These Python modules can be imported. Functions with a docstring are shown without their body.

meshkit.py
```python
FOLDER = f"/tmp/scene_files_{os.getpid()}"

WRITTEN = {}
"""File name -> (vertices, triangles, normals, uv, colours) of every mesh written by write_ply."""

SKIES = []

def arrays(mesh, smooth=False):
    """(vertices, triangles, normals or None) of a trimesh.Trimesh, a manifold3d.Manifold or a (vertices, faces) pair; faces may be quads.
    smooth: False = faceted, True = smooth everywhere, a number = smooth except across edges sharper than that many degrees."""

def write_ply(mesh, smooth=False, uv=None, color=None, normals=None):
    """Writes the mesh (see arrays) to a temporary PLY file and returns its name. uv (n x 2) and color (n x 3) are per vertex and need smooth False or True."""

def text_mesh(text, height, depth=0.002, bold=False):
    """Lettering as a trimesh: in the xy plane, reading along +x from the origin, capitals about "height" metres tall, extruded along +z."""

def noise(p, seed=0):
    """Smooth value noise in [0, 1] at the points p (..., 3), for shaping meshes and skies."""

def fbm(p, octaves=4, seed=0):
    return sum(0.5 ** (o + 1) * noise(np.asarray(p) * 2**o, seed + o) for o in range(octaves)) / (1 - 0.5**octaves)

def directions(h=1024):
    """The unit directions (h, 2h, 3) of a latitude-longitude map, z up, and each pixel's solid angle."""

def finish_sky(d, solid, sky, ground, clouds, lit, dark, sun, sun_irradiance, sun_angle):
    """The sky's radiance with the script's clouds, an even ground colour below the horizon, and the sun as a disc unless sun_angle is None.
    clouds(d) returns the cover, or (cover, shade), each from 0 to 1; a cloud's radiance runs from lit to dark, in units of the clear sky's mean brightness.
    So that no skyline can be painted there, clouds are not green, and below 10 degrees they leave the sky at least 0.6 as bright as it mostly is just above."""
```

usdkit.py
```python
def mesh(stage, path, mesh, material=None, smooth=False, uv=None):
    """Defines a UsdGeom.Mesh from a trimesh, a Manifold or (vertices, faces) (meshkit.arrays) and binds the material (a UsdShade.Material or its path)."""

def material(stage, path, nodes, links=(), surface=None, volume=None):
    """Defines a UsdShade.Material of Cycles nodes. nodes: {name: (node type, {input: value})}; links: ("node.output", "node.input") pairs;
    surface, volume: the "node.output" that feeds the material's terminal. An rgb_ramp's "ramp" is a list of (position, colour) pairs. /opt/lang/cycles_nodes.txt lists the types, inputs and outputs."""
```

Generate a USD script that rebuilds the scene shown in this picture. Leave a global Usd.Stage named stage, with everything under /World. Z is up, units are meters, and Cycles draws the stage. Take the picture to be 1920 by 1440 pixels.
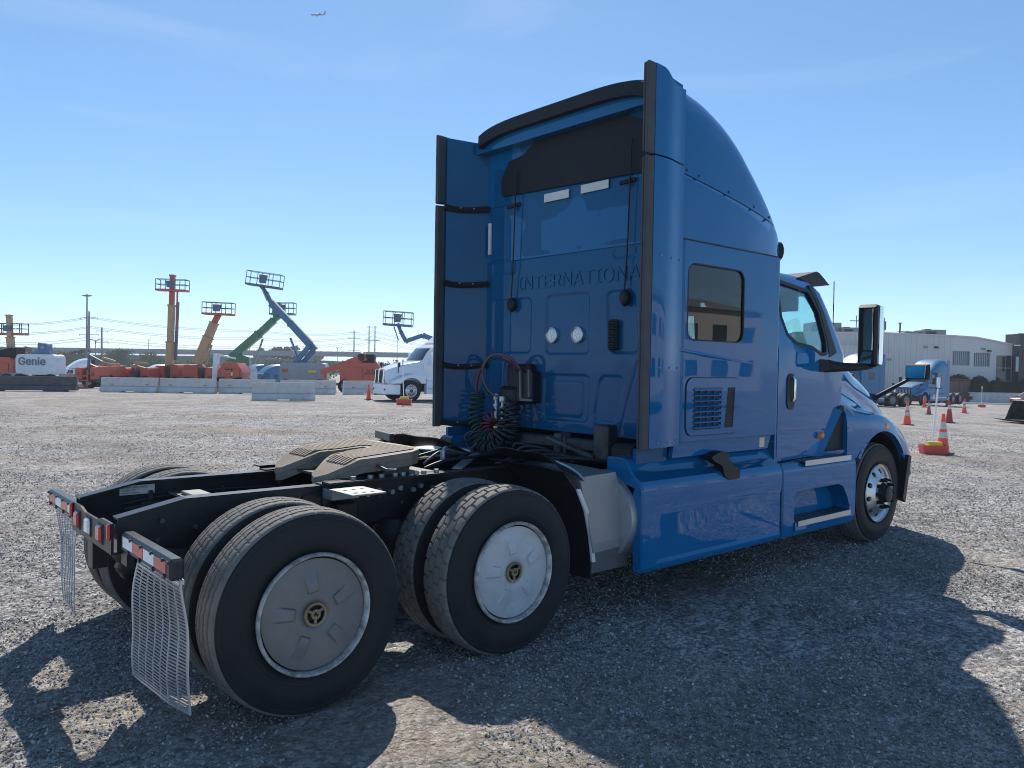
import math, random
import numpy as np, trimesh, manifold3d as m3d, usdkit, meshkit
from shapely.geometry import Polygon, box as sbox, LineString
from pxr import Usd, UsdGeom, UsdLux, UsdShade, Gf, Sdf, Vt

stage = Usd.Stage.CreateInMemory()
UsdGeom.SetStageUpAxis(stage, "Z"); UsdGeom.SetStageMetersPerUnit(stage, 1.0)
UsdGeom.Xform.Define(stage, "/World"); UsdGeom.Scope.Define(stage, "/World/Looks")
PI = math.pi
rng = np.random.default_rng(7)

# ------------------------------------------------------------------ camera, sky, sun, exposure
CAM = np.array([-1.8428, -4.7397, 1.7368])
YAW, PITCH, ROLL = 0.8512, -0.0223, 0.0166
FW = np.array([math.cos(PITCH) * math.cos(YAW), math.cos(PITCH) * math.sin(YAW), math.sin(PITCH)])
_r = np.cross(FW, [0, 0, 1.0]); _r /= np.linalg.norm(_r); _u = np.cross(_r, FW)
RT = _r * math.cos(ROLL) + _u * math.sin(ROLL); UP = -_r * math.sin(ROLL) + _u * math.cos(ROLL)
cam = UsdGeom.Camera.Define(stage, "/World/camera")
cam.AddTransformOp().Set(Gf.Matrix4d(*RT, 0, *UP, 0, *(-FW), 0, *CAM, 1))
cam.CreateHorizontalApertureAttr(36.0); cam.CreateVerticalApertureAttr(27.0)
cam.CreateFocalLengthAttr(36.0 * 1480.6 / 1920); cam.CreateClippingRangeAttr(Gf.Vec2f(0.05, 20000))
cam.CreateExposureAttr(EXPOSURE := 0.5)

SUN = np.array([0.50, 0.76, 1.0]); SUN /= np.linalg.norm(SUN)
ELEV, ROT = math.asin(SUN[2]), math.atan2(SUN[0], SUN[1])
sky_mat = usdkit.material(stage, "/World/Looks/sky_air", {
    "s": ("sky_texture", {"sky_type": "single_scattering", "sun_disc": False, "sun_elevation": ELEV, "sun_rotation": ROT,
                          "air_density": 0.8, "aerosol_density": 0.2, "ozone_density": 6.0, "altitude": 1000.0}),
    "tc": ("texture_coordinate", {}),
    "mp": ("mapping", {"scale": (1.0, 1.0, 5.0)}),
    "n": ("noise_texture", {"scale": 2.2, "detail": 6.0, "roughness": 0.55, "distortion": 0.6}),
    "r": ("map_range", {"from_min": 0.52, "from_max": 0.85, "to_min": 0.0, "to_max": 0.22, "clamp": True}),
    "ga": ("gamma", {"gamma": 0.75}), "hs": ("hsv", {"hue": .496, "saturation": 1.14, "value": 1.16}), "mx": ("mix_color", {"b": (4.0, 4.6, 5.4)}),
    "b": ("background_shader", {"strength": 0.15})},
    [("tc.generated", "mp.vector"), ("mp.vector", "n.vector"), ("n.fac", "r.value"), ("r.result", "mx.fac"), ("s.color", "ga.color"), ("ga.color", "hs.color"), ("hs.color", "mx.a"), ("mx.result", "b.color")], surface="b.background")
dome = UsdLux.DomeLight.Define(stage, "/World/sky")
UsdShade.MaterialBindingAPI.Apply(dome.GetPrim()).Bind(sky_mat)
sun = UsdLux.DistantLight.Define(stage, "/World/sun")
sun.CreateNormalizeAttr(True); sun.CreateIntensityAttr(1.15); sun.CreateAngleAttr(0.5); sun.CreateColorAttr(Gf.Vec3f(1.0, 0.93, 0.84))
_z = SUN; _x = np.cross([0, 0, 1.0], _z); _x /= np.linalg.norm(_x); _y = np.cross(_z, _x)
sun.AddTransformOp().Set(Gf.Matrix4d(*_x, 0, *_y, 0, *_z, 0, 0, 0, 50, 1))

# ------------------------------------------------------------------ naming helpers
USED = {}
def numbered(parent, name):
    k = USED.get((parent, name), 0); USED[(parent, name)] = k + 1
    return name if k == 0 else "%s_%03d" % (name, k)
def pth(parent): return "/World" if parent is None else (parent if isinstance(parent, str) else str(parent.GetPath()))
def tag(p, label=None, cat=None, group=None, kind=None):
    for k, v in (("label", label), ("category", cat), ("group", group), ("kind", kind)):
        if v: p.SetCustomDataByKey(k, v)
    return p
def thing(name, label, cat, loc=(0, 0, 0), rz=0.0, group=None):
    x = UsdGeom.Xform.Define(stage, "/World/" + numbered("/World", name))
    x.AddTranslateOp().Set(Gf.Vec3d(*map(float, loc))); x.AddRotateZOp().Set(math.degrees(rz))
    return tag(x.GetPrim(), label, cat, group)
def node(name, parent, loc=(0, 0, 0), rx=0.0, ry=0.0, rz=0.0, label=None):
    pp = pth(parent); x = UsdGeom.Xform.Define(stage, pp + "/" + numbered(pp, name))
    x.AddTranslateOp().Set(Gf.Vec3d(*map(float, loc)))
    if rz: x.AddRotateZOp().Set(math.degrees(rz))
    if ry: x.AddRotateYOp().Set(math.degrees(ry))
    if rx: x.AddRotateXOp().Set(math.degrees(rx))
    return tag(x.GetPrim(), label)
def obj(name, mesh, m, parent=None, smooth=False, label=None):
    pp = pth(parent)
    if isinstance(mesh, list): mesh = cat(*mesh)
    p = usdkit.mesh(stage, pp + "/" + numbered(pp, name), mesh, m, smooth=smooth).GetPrim()
    return tag(p, label)
def copy_of(root, name, loc, rz, label, group=None):
    was = root.GetCustomData()
    r = thing(name, label, was["category"], loc, rz, group or was.get("group"))
    r.GetReferences().AddInternalReference(root.GetPath()); r.SetInstanceable(True)
    return r

# ------------------------------------------------------------------ mesh helpers
def T(v, f): return trimesh.Trimesh(np.asarray(v, float), np.asarray(f), process=False)
def cat(*ms): return trimesh.util.concatenate([x for x in ms if x is not None])
def tri(m): # manifold -> trimesh
    q = m.to_mesh(); return T(q.vert_properties[:, :3], q.tri_verts)
def man(t):
    t = t.copy(); t.merge_vertices(); t.fix_normals()
    return m3d.Manifold(m3d.Mesh(np.asarray(t.vertices, np.float32), np.asarray(t.faces, np.uint32)))
def hull(pts): return m3d.Manifold.hull_points(np.asarray(pts, float))
def hullm(pts): return tri(hull(pts))
def mbox(x0, x1, y0, y1, z0, z1):
    return m3d.Manifold.cube([x1 - x0, y1 - y0, z1 - z0]).translate([x0, y0, z0])
def bx(x0, x1, y0, y1, z0, z1, c=0.0):
    x0, x1, y0, y1, z0, z1 = min(x0, x1), max(x0, x1), min(y0, y1), max(y0, y1), min(z0, z1), max(z0, z1)
    if c <= 0:
        v = [(x, y, z) for x in (x0, x1) for y in (y0, y1) for z in (z0, z1)]
        f = [(0, 1, 3), (0, 3, 2), (4, 6, 7), (4, 7, 5), (0, 4, 5), (0, 5, 1), (2, 3, 7), (2, 7, 6), (0, 2, 6), (0, 6, 4), (1, 5, 7), (1, 7, 3)]
        return T(v, f)
    c = min(c, (x1 - x0) * .45, (y1 - y0) * .45, (z1 - z0) * .45)
    v = []
    for x, sx in ((x0, 1), (x1, -1)):
        for y, sy in ((y0, 1), (y1, -1)):
            for z, sz in ((z0, 1), (z1, -1)):
                v += [(x + sx * c, y + sy * c, z), (x + sx * c, y, z + sz * c), (x, y + sy * c, z + sz * c)]
    return hullm(v)
def cb(cx, cy, cz, sx, sy, sz, c=0.0): return bx(cx - sx / 2, cx + sx / 2, cy - sy / 2, cy + sy / 2, cz - sz / 2, cz + sz / 2, c)
def bar(a, b, w, h=None, c=0.0):
    a, b = np.asarray(a, float), np.asarray(b, float); h = h or w; L = np.linalg.norm(b - a); d = (b - a) / L
    s = np.cross(d, [0, 0, 1.0]) if abs(d[2]) < .95 else np.cross(d, [0, 1.0, 0]); s /= np.linalg.norm(s); u = np.cross(s, d)
    m = cb(L / 2, 0, 0, L, w, h, c); M = np.eye(4); M[:3, 0], M[:3, 1], M[:3, 2], M[:3, 3] = d, s, u, a
    if np.linalg.det(M[:3, :3]) < 0: M[:3, 1] *= -1
    m.apply_transform(M); return m
def tube(pts, r, n=8, closed=False):
    p = np.asarray(pts, float)
    if closed: p = np.vstack([p, p[:1]])
    t = np.gradient(p, axis=0) if len(p) > 2 else np.repeat([p[1] - p[0]], 2, 0)
    if closed: t[0] = t[-1] = p[1] - p[-2]
    t /= np.linalg.norm(t, axis=1, keepdims=True) + 1e-12
    ref = np.array([0, 0, 1.0]) if abs(t[0, 2]) < .9 else np.array([1.0, 0, 0])
    a = np.cross(t[0], ref); a /= np.linalg.norm(a); A = []
    for k in range(len(p)):
        a = a - t[k] * (a @ t[k]); a /= np.linalg.norm(a) + 1e-12; A.append(a)
    A = np.array(A); B = np.cross(t, A); th = np.arange(n) * 2 * PI / n
    R = np.broadcast_to(np.asarray(r, float), (len(p),))
    v = p[:, None] + R[:, None, None] * (np.cos(th)[None, :, None] * A[:, None] + np.sin(th)[None, :, None] * B[:, None])
    i, j = np.meshgrid(np.arange(len(p) - 1), np.arange(n), indexing="ij")
    q = np.stack([i * n + j, i * n + (j + 1) % n, (i + 1) * n + (j + 1) % n, (i + 1) * n + j], -1).reshape(-1, 4)
    f = list(np.vstack([q[:, [0, 1, 2]], q[:, [0, 2, 3]]])); v = v.reshape(-1, 3)
    if not closed:
        v = np.vstack([v, p[:1], p[-1:]]); e = len(v)
        f += [(e - 2, (j + 1) % n, j) for j in range(n)] + [(e - 1, (len(p) - 1) * n + j, (len(p) - 1) * n + (j + 1) % n) for j in range(n)]
    return T(v, np.array(f))
def spline(pts, n=24):
    from scipy.interpolate import CubicSpline
    p = np.asarray(pts, float); t = np.r_[0, np.cumsum(np.linalg.norm(np.diff(p, axis=0), axis=1))]
    return CubicSpline(t, p)(np.linspace(0, t[-1], n))
def lathe_y(prof, n=64, c=(0, 0, 0)):  # prof: (radius, y) pairs, about the y axis; open profile
    pr = np.asarray(prof, float); th = np.arange(n) * 2 * PI / n
    v = np.stack([pr[:, None, 0] * np.cos(th), np.broadcast_to(pr[:, None, 1], (len(pr), n)), pr[:, None, 0] * np.sin(th)], -1).reshape(-1, 3) + c
    i, j = np.meshgrid(np.arange(len(pr) - 1), np.arange(n), indexing="ij")
    q = np.stack([i * n + j, i * n + (j + 1) % n, (i + 1) * n + (j + 1) % n, (i + 1) * n + j], -1).reshape(-1, 4)
    return T(v, np.vstack([q[:, [0, 1, 2]], q[:, [0, 2, 3]]]))
def lathe_z(prof, n=24, c=(0, 0, 0)):
    m = lathe_y(prof, n); v = m.vertices.copy(); m.vertices = np.c_[v[:, 0], -v[:, 2], v[:, 1]] + c; return m
def cyl(a, b, r, n=16): return tube([a, b], r, n)
def extr(poly, h):
    if not isinstance(poly, Polygon) and not hasattr(poly, "geoms"): poly = Polygon(poly)
    return cat(*[trimesh.creation.extrude_polygon(g, h, engine="earcut") for g in getattr(poly, "geoms", [poly])])
def pxz(poly, y0, y1):  # polygon in (x, z), between two y
    m = extr(poly, abs(y1 - y0)); v = m.vertices.copy(); m.vertices = np.c_[v[:, 0], max(y0, y1) - v[:, 2], v[:, 1]]; return m
def pyz(poly, x0, x1):
    m = extr(poly, abs(x1 - x0)); v = m.vertices.copy(); m.vertices = np.c_[min(x0, x1) + v[:, 2], v[:, 0], v[:, 1]]; return m
def pxy(poly, z0, z1):
    m = extr(poly, abs(z1 - z0)); m.vertices = m.vertices + [0, 0, min(z0, z1)]; return m
def rrect(x0, x1, z0, z1, r): 
    a, b, c, d = min(x0, x1), max(x0, x1), min(z0, z1), max(z0, z1)
    return sbox(a + r, c + r, b - r, d - r).buffer(r, 6)
def rpoly(pts, r): return Polygon(pts).buffer(-r).buffer(r, 6)
def my(m):  # mirrored across y = 0
    m = m.copy(); m.vertices = m.vertices * [1, -1, 1]; m.faces = m.faces[:, ::-1]; return m
def mv(m, d=(0, 0, 0), rz=0.0, rx=0.0, ry=0.0):
    m = m.copy(); M = trimesh.transformations.euler_matrix(rx, ry, rz); M[:3, 3] = d; m.apply_transform(M); return m
def loft(secs, cap=True):  # list of equal-length closed rings
    s = np.asarray(secs, float); k, n = s.shape[:2]; v = s.reshape(-1, 3)
    i, j = np.meshgrid(np.arange(k - 1), np.arange(n), indexing="ij")
    q = np.stack([i * n + j, i * n + (j + 1) % n, (i + 1) * n + (j + 1) % n, (i + 1) * n + j], -1).reshape(-1, 4)
    f = list(np.vstack([q[:, [0, 1, 2]], q[:, [0, 2, 3]]]))
    if cap:
        v = np.vstack([v, s[0].mean(0), s[-1].mean(0)]); e = len(v)
        f += [(e - 2, (j + 1) % n, j) for j in range(n)] + [(e - 1, (k - 1) * n + j, (k - 1) * n + (j + 1) % n) for j in range(n)]
    m = T(v, np.array(f)); m.fix_normals(); return m

# ------------------------------------------------------------------ materials
def L(name): return "/World/Looks/" + name
def mat(name, base, rough=.5, metal=0.0, coat=0.0, var=0.12, scale=6.0, bump=0.0, bscale=60.0, dust=0.0, dust_col=(.30, .27, .23), spec=.5, tcoat=.03, dscale=3.0):
    nodes = {"tc": ("texture_coordinate", {}),
             "n": ("noise_texture", {"scale": scale, "detail": 5.0, "roughness": .6}),
             "v": ("map_range", {"from_min": .25, "from_max": .75, "to_min": 1 - var, "to_max": 1 + var}),
             "m": ("vector_math", {"math_type": "scale", "vector1": base}),
             "rr": ("map_range", {"from_min": .25, "from_max": .75, "to_min": max(.02, rough - .06), "to_max": min(1, rough + .06)}),
             "p": ("principled_bsdf", {"metallic": metal, "coat_weight": coat, "coat_roughness": tcoat, "specular_ior_level": spec})}
    links = [("tc.object", "n.vector"), ("n.fac", "v.value"), ("v.result", "m.scale"), ("n.fac", "rr.value"), ("rr.result", "p.roughness")]
    out = "m.vector"
    if dust > 0:
        nodes["dn"] = ("noise_texture", {"scale": dscale, "detail": 8.0, "roughness": .7})
        nodes["dr"] = ("map_range", {"from_min": .42, "from_max": .72, "to_min": 0.0, "to_max": dust, "clamp": True})
        nodes["dm"] = ("mix_color", {"b": dust_col})
        links += [("tc.object", "dn.vector"), ("dn.fac", "dr.value"), ("dr.result", "dm.fac"), (out, "dm.a")]; out = "dm.result"
    links.append((out, "p.base_color"))
    if bump > 0:
        nodes["bn"] = ("noise_texture", {"scale": bscale, "detail": 4.0})
        nodes["b"] = ("bump", {"strength": bump, "distance": .01})
        links += [("tc.object", "bn.vector"), ("bn.fac", "b.height"), ("b.normal", "p.normal"), ("b.normal", "p.coat_normal")]
    usdkit.material(stage, L(name), nodes, links, surface="p.BSDF"); return L(name)
def glass(name, tint, base=.05):
    usdkit.material(stage, L(name), {"t": ("transparent_bsdf", {"color": tint}), "g": ("glossy_bsdf", {"color": (1, 1, 1), "roughness": .0}),
        "f": ("layer_weight", {"blend": .5}), "p": ("math", {"math_type": "power", "value2": 4.0}), "r": ("math", {"math_type": "multiply_add", "value2": .8, "value3": base}), "m": ("mix_closure", {})},
        [("f.facing", "p.value1"), ("p.value", "r.value1"), ("r.value", "m.fac"), ("t.BSDF", "m.closure1"), ("g.BSDF", "m.closure2")], surface="m.closure"); return L(name)
BLUE = mat("blue_paint", (.0015, .084, .20), .5, 0, 1.0, .05, 1.2, dust=.06, dust_col=(.06, .12, .18), dscale=1.6, spec=.0, tcoat=.02, bump=.10, bscale=1.7)
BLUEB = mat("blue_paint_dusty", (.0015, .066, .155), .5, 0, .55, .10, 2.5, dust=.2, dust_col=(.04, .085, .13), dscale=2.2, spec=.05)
BLACK = mat("black_frame_paint", (.007, .008, .010), .4, 0, .1, .3, 8, .1, 40, dust=.2, dust_col=(.04, .039, .037), dscale=7, spec=.35)
PLAST = mat("black_plastic", (.009, .0095, .011), .5, 0, 0, .2, 10, .08, 120, dust=.15, dust_col=(.04, .04, .04), spec=.3)
RUBBER = mat("grey_rubber", (.048, .049, .051), .7, 0, 0, .2, 8, .1, 90, dust=.35, dust_col=(.085, .08, .075), spec=.3)
TYRE = mat("tyre_rubber", (.0075, .008, .0095), .6, 0, 0, .25, 9, .10, 140, dust=.16, dust_col=(.035, .034, .033), dscale=5, spec=.3)
TREAD = mat("tyre_tread", (.12, .112, .102), .8, 0, 0, .25, 12, .25, 150, dust=.5, dust_col=(.17, .155, .14), dscale=6)
ALU = mat("polished_aluminium", (.66, .66, .67), .36, 1, 0, .05, 6, dust=.2)
ALUD = mat("dull_aluminium", (.46, .47, .48), .42, .85, 0, .10, 5, .05, 80, dust=.35, dust_col=(.34, .33, .31))
COVER1 = mat("grey_wheel_cover", (.15, .148, .146), .40, .3, 0, .12, 7, .03, 30, dust=.45, dust_col=(.11, .10, .09), dscale=5)
COVER2 = mat("white_wheel_cover", (.42, .43, .44), .42, .2, 0, .06, 7, .04, 30, dust=.5, dust_col=(.24, .23, .22), dscale=6)
RIMW = mat("worn_white_rim", (.50, .48, .45), .6, .1, 0, .35, 30, .3, 60, dust=.9, dust_col=(.07, .055, .04), dscale=13)
BRONZE = mat("worn_bronze_hub", (.22, .17, .10), .45, .6, 0, .2, 20, dust=.3)
STEELD = mat("dark_steel", (.022, .022, .024), .5, .3, 0, .2, 10, .1, 60, dust=.3)
PLATE5 = mat("dusty_steel_plate", (.15, .125, .10), .65, .3, 0, .2, 9, .25, 70, dust=.6, dust_col=(.26, .21, .155), dscale=6)
SILVER = mat("silver_sheet", (.24, .245, .25), .42, .5, 0, .05, 4, dust=.3, dust_col=(.17, .165, .155), dscale=2.5)
GREYM = mat("grey_sheet", (.09, .092, .095), .5, .3, 0, .1, 5, dust=.3)
CHROME = mat("chrome", (.86, .87, .88), .07, 1, 0, .01)
MIRROR = mat("mirror_glass", (.8, .82, .84), .02, 1, 0, .01)
REDR = mat("red_reflector", (.42, .025, .02), .3, 0, .4, .15, 40)
WHTR = mat("white_reflector", (.66, .66, .66), .35, 0, .3, .08, 40)
REDL = mat("red_lens", (.40, .012, .012), .2, 0, .8, .1, 30)
CLRL = mat("clear_lens", (.62, .62, .60), .2, 0, .8, .1, 30)
AMBER = mat("amber_lens", (.75, .16, .015), .25, 0, .8, .1, 30)
WTAPE = mat("white_tape", (.55, .54, .50), .6, 0, 0, .06, 20, dust=.3)
DARKW = mat("dark_matte_panel", (.010, .011, .014), .6, 0, 0, .1, 5, spec=.25)
INTER = mat("grey_trim", (.10, .10, .105), .7, 0, 0, .1, 6)
SEATM = mat("seat_fabric", (.04, .04, .045), .85, 0, 0, .2, 20)
GLASS_T = glass("tinted_glass", (.42, .50, .50)); GLASS_D = glass("dark_tinted_glass", (.48, .52, .52)); GLASS_C = glass("clear_window_glass", (.74, .92, .90))
HOSE_R = mat("red_hose", (.12, .012, .02), .5); HOSE_G = mat("green_hose", (.006, .030, .024), .5); HOSE_B = mat("black_hose", (.010, .012, .018), .5); HOSE_S = mat("grey_hose", (.06, .06, .075), .5)
YTAG = mat("yellow_plastic", (.62, .44, .02), .45, 0, .2, .1, 12, dust=.15)

# ------------------------------------------------------------------ the yard: d runs away from the camera along the ground, s to its right (metres)
YF = np.array([.65907, .75209, 0]); YR = np.array([.75209, -.65907, 0])
def gz(s, d=0.0):  # the yard falls away gently to the right and beyond the barriers
    return np.minimum(-.036 * np.logaddexp(0, (np.minimum(s, 46.0) - 8.5) / 2.0) * 2.0, -.033 * np.logaddexp(0, (np.minimum(d, 118.0) - 47.0) / 3.0) * 3.0)
def yard(d, s, z=None):  # a point of the yard, on the ground unless z is given
    p = CAM * [1, 1, 0] + YF * d + YR * s; return (p[0], p[1], float(gz(s, d)) if z is None else z)
AWAY = math.atan2(YF[1], YF[0])      # heading straight away from the camera
RIGHT = math.atan2(YR[1], YR[0])     # heading to the right
def axis(parts): 
    return np.unique(np.concatenate([np.arange(a, b, c) for a, b, c in parts]))
ds = axis([(-400, -20, 40), (-20, 0.6, 2), (0.6, 7.5, .03), (7.5, 14, .08), (14, 40, .4), (40, 120, 3), (120, 700, 40), (700, 3001, 460)])
ss = axis([(-3000, -600, 600), (-600, -60, 30), (-60, -12, 2), (-12, -5, .25), (-5, 5.5, .03), (5.5, 14, .15), (14, 60, 1.2), (60, 600, 30), (600, 3001, 600)])
D_, S_ = np.meshgrid(ds, ss, indexing="ij")
hz = gz(S_, D_); near = np.exp(-np.maximum(0, np.hypot(D_ - 4, S_) - 6) / 8)
P3 = np.stack([D_, S_, 0 * D_], -1)
hz = hz + near * (.050 * (meshkit.fbm(P3 * .9, 3, 3) - .5) + .030 * (meshkit.fbm(P3 * 4.5, 4, 5) - .5) + .014 * (meshkit.fbm(P3 * 22, 3, 8) - .5)) + .05 * (meshkit.fbm(P3 * .35, 3, 12) - .5) * (np.abs(D_) < 100) * (np.abs(S_) < 100)
gp = CAM * [1, 1, 0] + D_[..., None] * YF + S_[..., None] * YR; gp[..., 2] = hz
nd, ns = D_.shape; i, j = np.meshgrid(np.arange(nd - 1), np.arange(ns - 1), indexing="ij")
q = np.stack([i * ns + j, i * ns + j + 1, (i + 1) * ns + j + 1, (i + 1) * ns + j], -1).reshape(-1, 4)
usdkit.material(stage, L("gravel_ground"), {
    "g": ("geometry", {}),
    "va": ("voronoi_texture", {"scale": 46.0, "randomness": 1.0}), "vb": ("voronoi_texture", {"scale": 17.0, "randomness": 1.0}), "vc": ("noise_texture", {"scale": 3.6, "detail": 6.0, "roughness": .72}),
    "sa": ("separate_color", {}), "sb": ("separate_color", {}),
    "ca": ("math", {"math_type": "multiply_add", "value2": .60, "value3": .0}), "cb": ("math", {"math_type": "multiply_add", "value2": .30}), "cc": ("math", {"math_type": "multiply_add", "value2": .50}),
    "ramp": ("rgb_ramp", {"ramp": [(.20, (.075, .073, .073)), (.5, (.185, .180, .175)), (.75, (.295, .286, .276)), (1.0, (.54, .52, .50))]}),
    "mp": ("mapping", {"rotation": (0, 0, -RIGHT)}), "mp2": ("mapping", {"scale": (.09, .45, 1)}),
    "n1": ("noise_texture", {"scale": 1.0, "detail": 9.0, "roughness": .66}), "r1": ("map_range", {"from_min": .47, "from_max": .64, "to_min": 0, "to_max": .66, "clamp": True}),
    "n2": ("noise_texture", {"scale": .6, "detail": 10.0, "roughness": .74}), "r2": ("map_range", {"from_min": .3, "from_max": .7, "to_min": .55, "to_max": 1.44}),
    "dirt": ("mix_color", {"b": (.29, .235, .175)}), "mul": ("vector_math", {"math_type": "scale"}),
    "n3": ("noise_texture", {"scale": 30.0, "detail": 6.0, "roughness": .7}), "b": ("bump", {"strength": .8, "distance": .02}), "vh": ("math", {"math_type": "multiply_add", "value2": -.5}), "vh2": ("math", {"math_type": "multiply_add", "value2": -.8}), "b2": ("bump", {"strength": 1.0, "distance": .16}),
    "p": ("principled_bsdf", {"roughness": .9, "specular_ior_level": .25})},
    [("g.position", "va.vector"), ("g.position", "vb.vector"), ("g.position", "vc.vector"), ("va.color", "sa.color"), ("vb.color", "sb.color"), ("sa.r", "ca.value1"), ("sb.r", "cb.value1"), ("ca.value", "cb.value3"), ("vc.fac", "cc.value1"), ("cb.value", "cc.value3"), ("cc.value", "ramp.fac"),
     ("g.position", "mp.vector"), ("mp.vector", "mp2.vector"), ("mp2.vector", "n1.vector"), ("n1.fac", "r1.value"), ("g.position", "n2.vector"), ("n2.fac", "r2.value"),
     ("r1.result", "dirt.fac"), ("ramp.color", "dirt.a"), ("dirt.result", "mul.vector1"), ("r2.result", "mul.scale"), ("mul.vector", "p.base_color"),
     ("g.position", "n3.vector"), ("va.distance", "vh.value1"), ("n3.fac", "vh.value3"), ("vb.distance", "vh2.value1"), ("vh.value", "vh2.value3"), ("vh2.value", "b.height"), ("vc.fac", "b2.height"), ("b2.normal", "b.normal"), ("b.normal", "p.normal")], surface="p.BSDF")
GRAVEL = L("gravel_ground")
tag(obj("ground", (gp.reshape(-1, 3), q), GRAVEL, None, smooth=True), "grey gravel yard with tan dirt patches and worn wheel tracks", "ground", kind="structure")

# ================================================================== THE BLUE TRACTOR
truck = thing("semi_truck", "large blue sleeper cab semi truck tractor standing on gravel in the foreground", "truck")
HWS = 1.20
def sstep(t): t = np.clip(t, 0, 1); return t * t * (3 - 2 * t)

# ---- wheels
def tyre_tread(R, hw, kind, N=540):
    ny = 61; ys = np.linspace(-hw, hw, ny); th = np.arange(N) * 2 * PI / N
    Y, TH = np.meshgrid(ys, th); u = Y / hw
    r = R - .012 * u ** 2 - .010 * np.clip((np.abs(u) - .9) / .1, 0, 1) ** 2
    tz = lambda k: 2 * np.abs((TH * k / (2 * PI)) % 1 - .5) - .5
    dep = np.zeros_like(r)
    if kind == "rib":
        for g in (-.62, -.21, .21, .62):
            d = np.abs(Y - g * hw - .004 * tz(52)); dep = np.maximum(dep, .011 * (1 - sstep((d - .0025) / .003)))
        s = np.abs(((TH * 52 / (2 * PI) + .35 * np.sign(u) * np.abs(u)) % 1) - .5) / 52 * 2 * PI * R
        dep = np.maximum(dep, .0035 * (1 - sstep((s - .0012) / .002)) * (np.abs(u) < .97))
    elif kind == "lug":
        for g in (-.5, 0, .5):
            d = np.abs(Y - g * hw - .011 * tz(34)); dep = np.maximum(dep, .011 * (1 - sstep((d - .003) / .003)))
        for lo, hi, ph in ((-1.01, -.52, 0), (-.48, -.02, .5), (.02, .48, 0), (.52, 1.01, .5)):
            s = np.abs(((TH * 34 / (2 * PI) + ph + .25 * u) % 1) - .5) / 34 * 2 * PI * R
            k = (u > lo) & (u < hi); ww = .005 if abs(lo + hi) > 1 else .003
            dep = np.maximum(dep, k * .010 * (1 - sstep((s - ww) / .003)))
    else:
        for g in (-.6, -.2, .2, .6):
            d = np.abs(Y - g * hw); dep = np.maximum(dep, .010 * (1 - sstep((d - .003) / .003)))
    r = r - dep
    v = np.stack([r * np.cos(TH), Y, r * np.sin(TH)], -1).reshape(-1, 3)
    i, j = np.meshgrid(np.arange(N), np.arange(ny - 1), indexing="ij"); i2 = (i + 1) % N
    q = np.stack([i * ny + j, i2 * ny + j, i2 * ny + j + 1, i * ny + j + 1], -1).reshape(-1, 4)
    return T(v, np.vstack([q[:, [0, 2, 1]], q[:, [0, 3, 2]]]))
RT_, HT, RB = .515, .108, .288
def tyre_side():
    half = [(RT_ - .022, HT), (RT_ - .03, HT + .008), (.49, HT + .013), (.47, HT + .018), (.467, HT + .0165), (.44, HT + .026), (.41, HT + .031), (.38, HT + .031), (.35, HT + .026), (.347, HT + .028), (.336, HT + .025), (.32, HT + .014), (.302, HT + .004), (RB, HT - .006), (RB - .01, HT - .03)]
    return cat(lathe_y([(a, -b) for a, b in half], 128), lathe_y([(a, b) for a, b in half[::-1]], 128))
SIDE = tyre_side()
TREADS = {k: tyre_tread(RT_, HT, k) for k in ("rib", "lug", "plain")}
for k in TREADS: TREADS[k].fix_normals()
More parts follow.
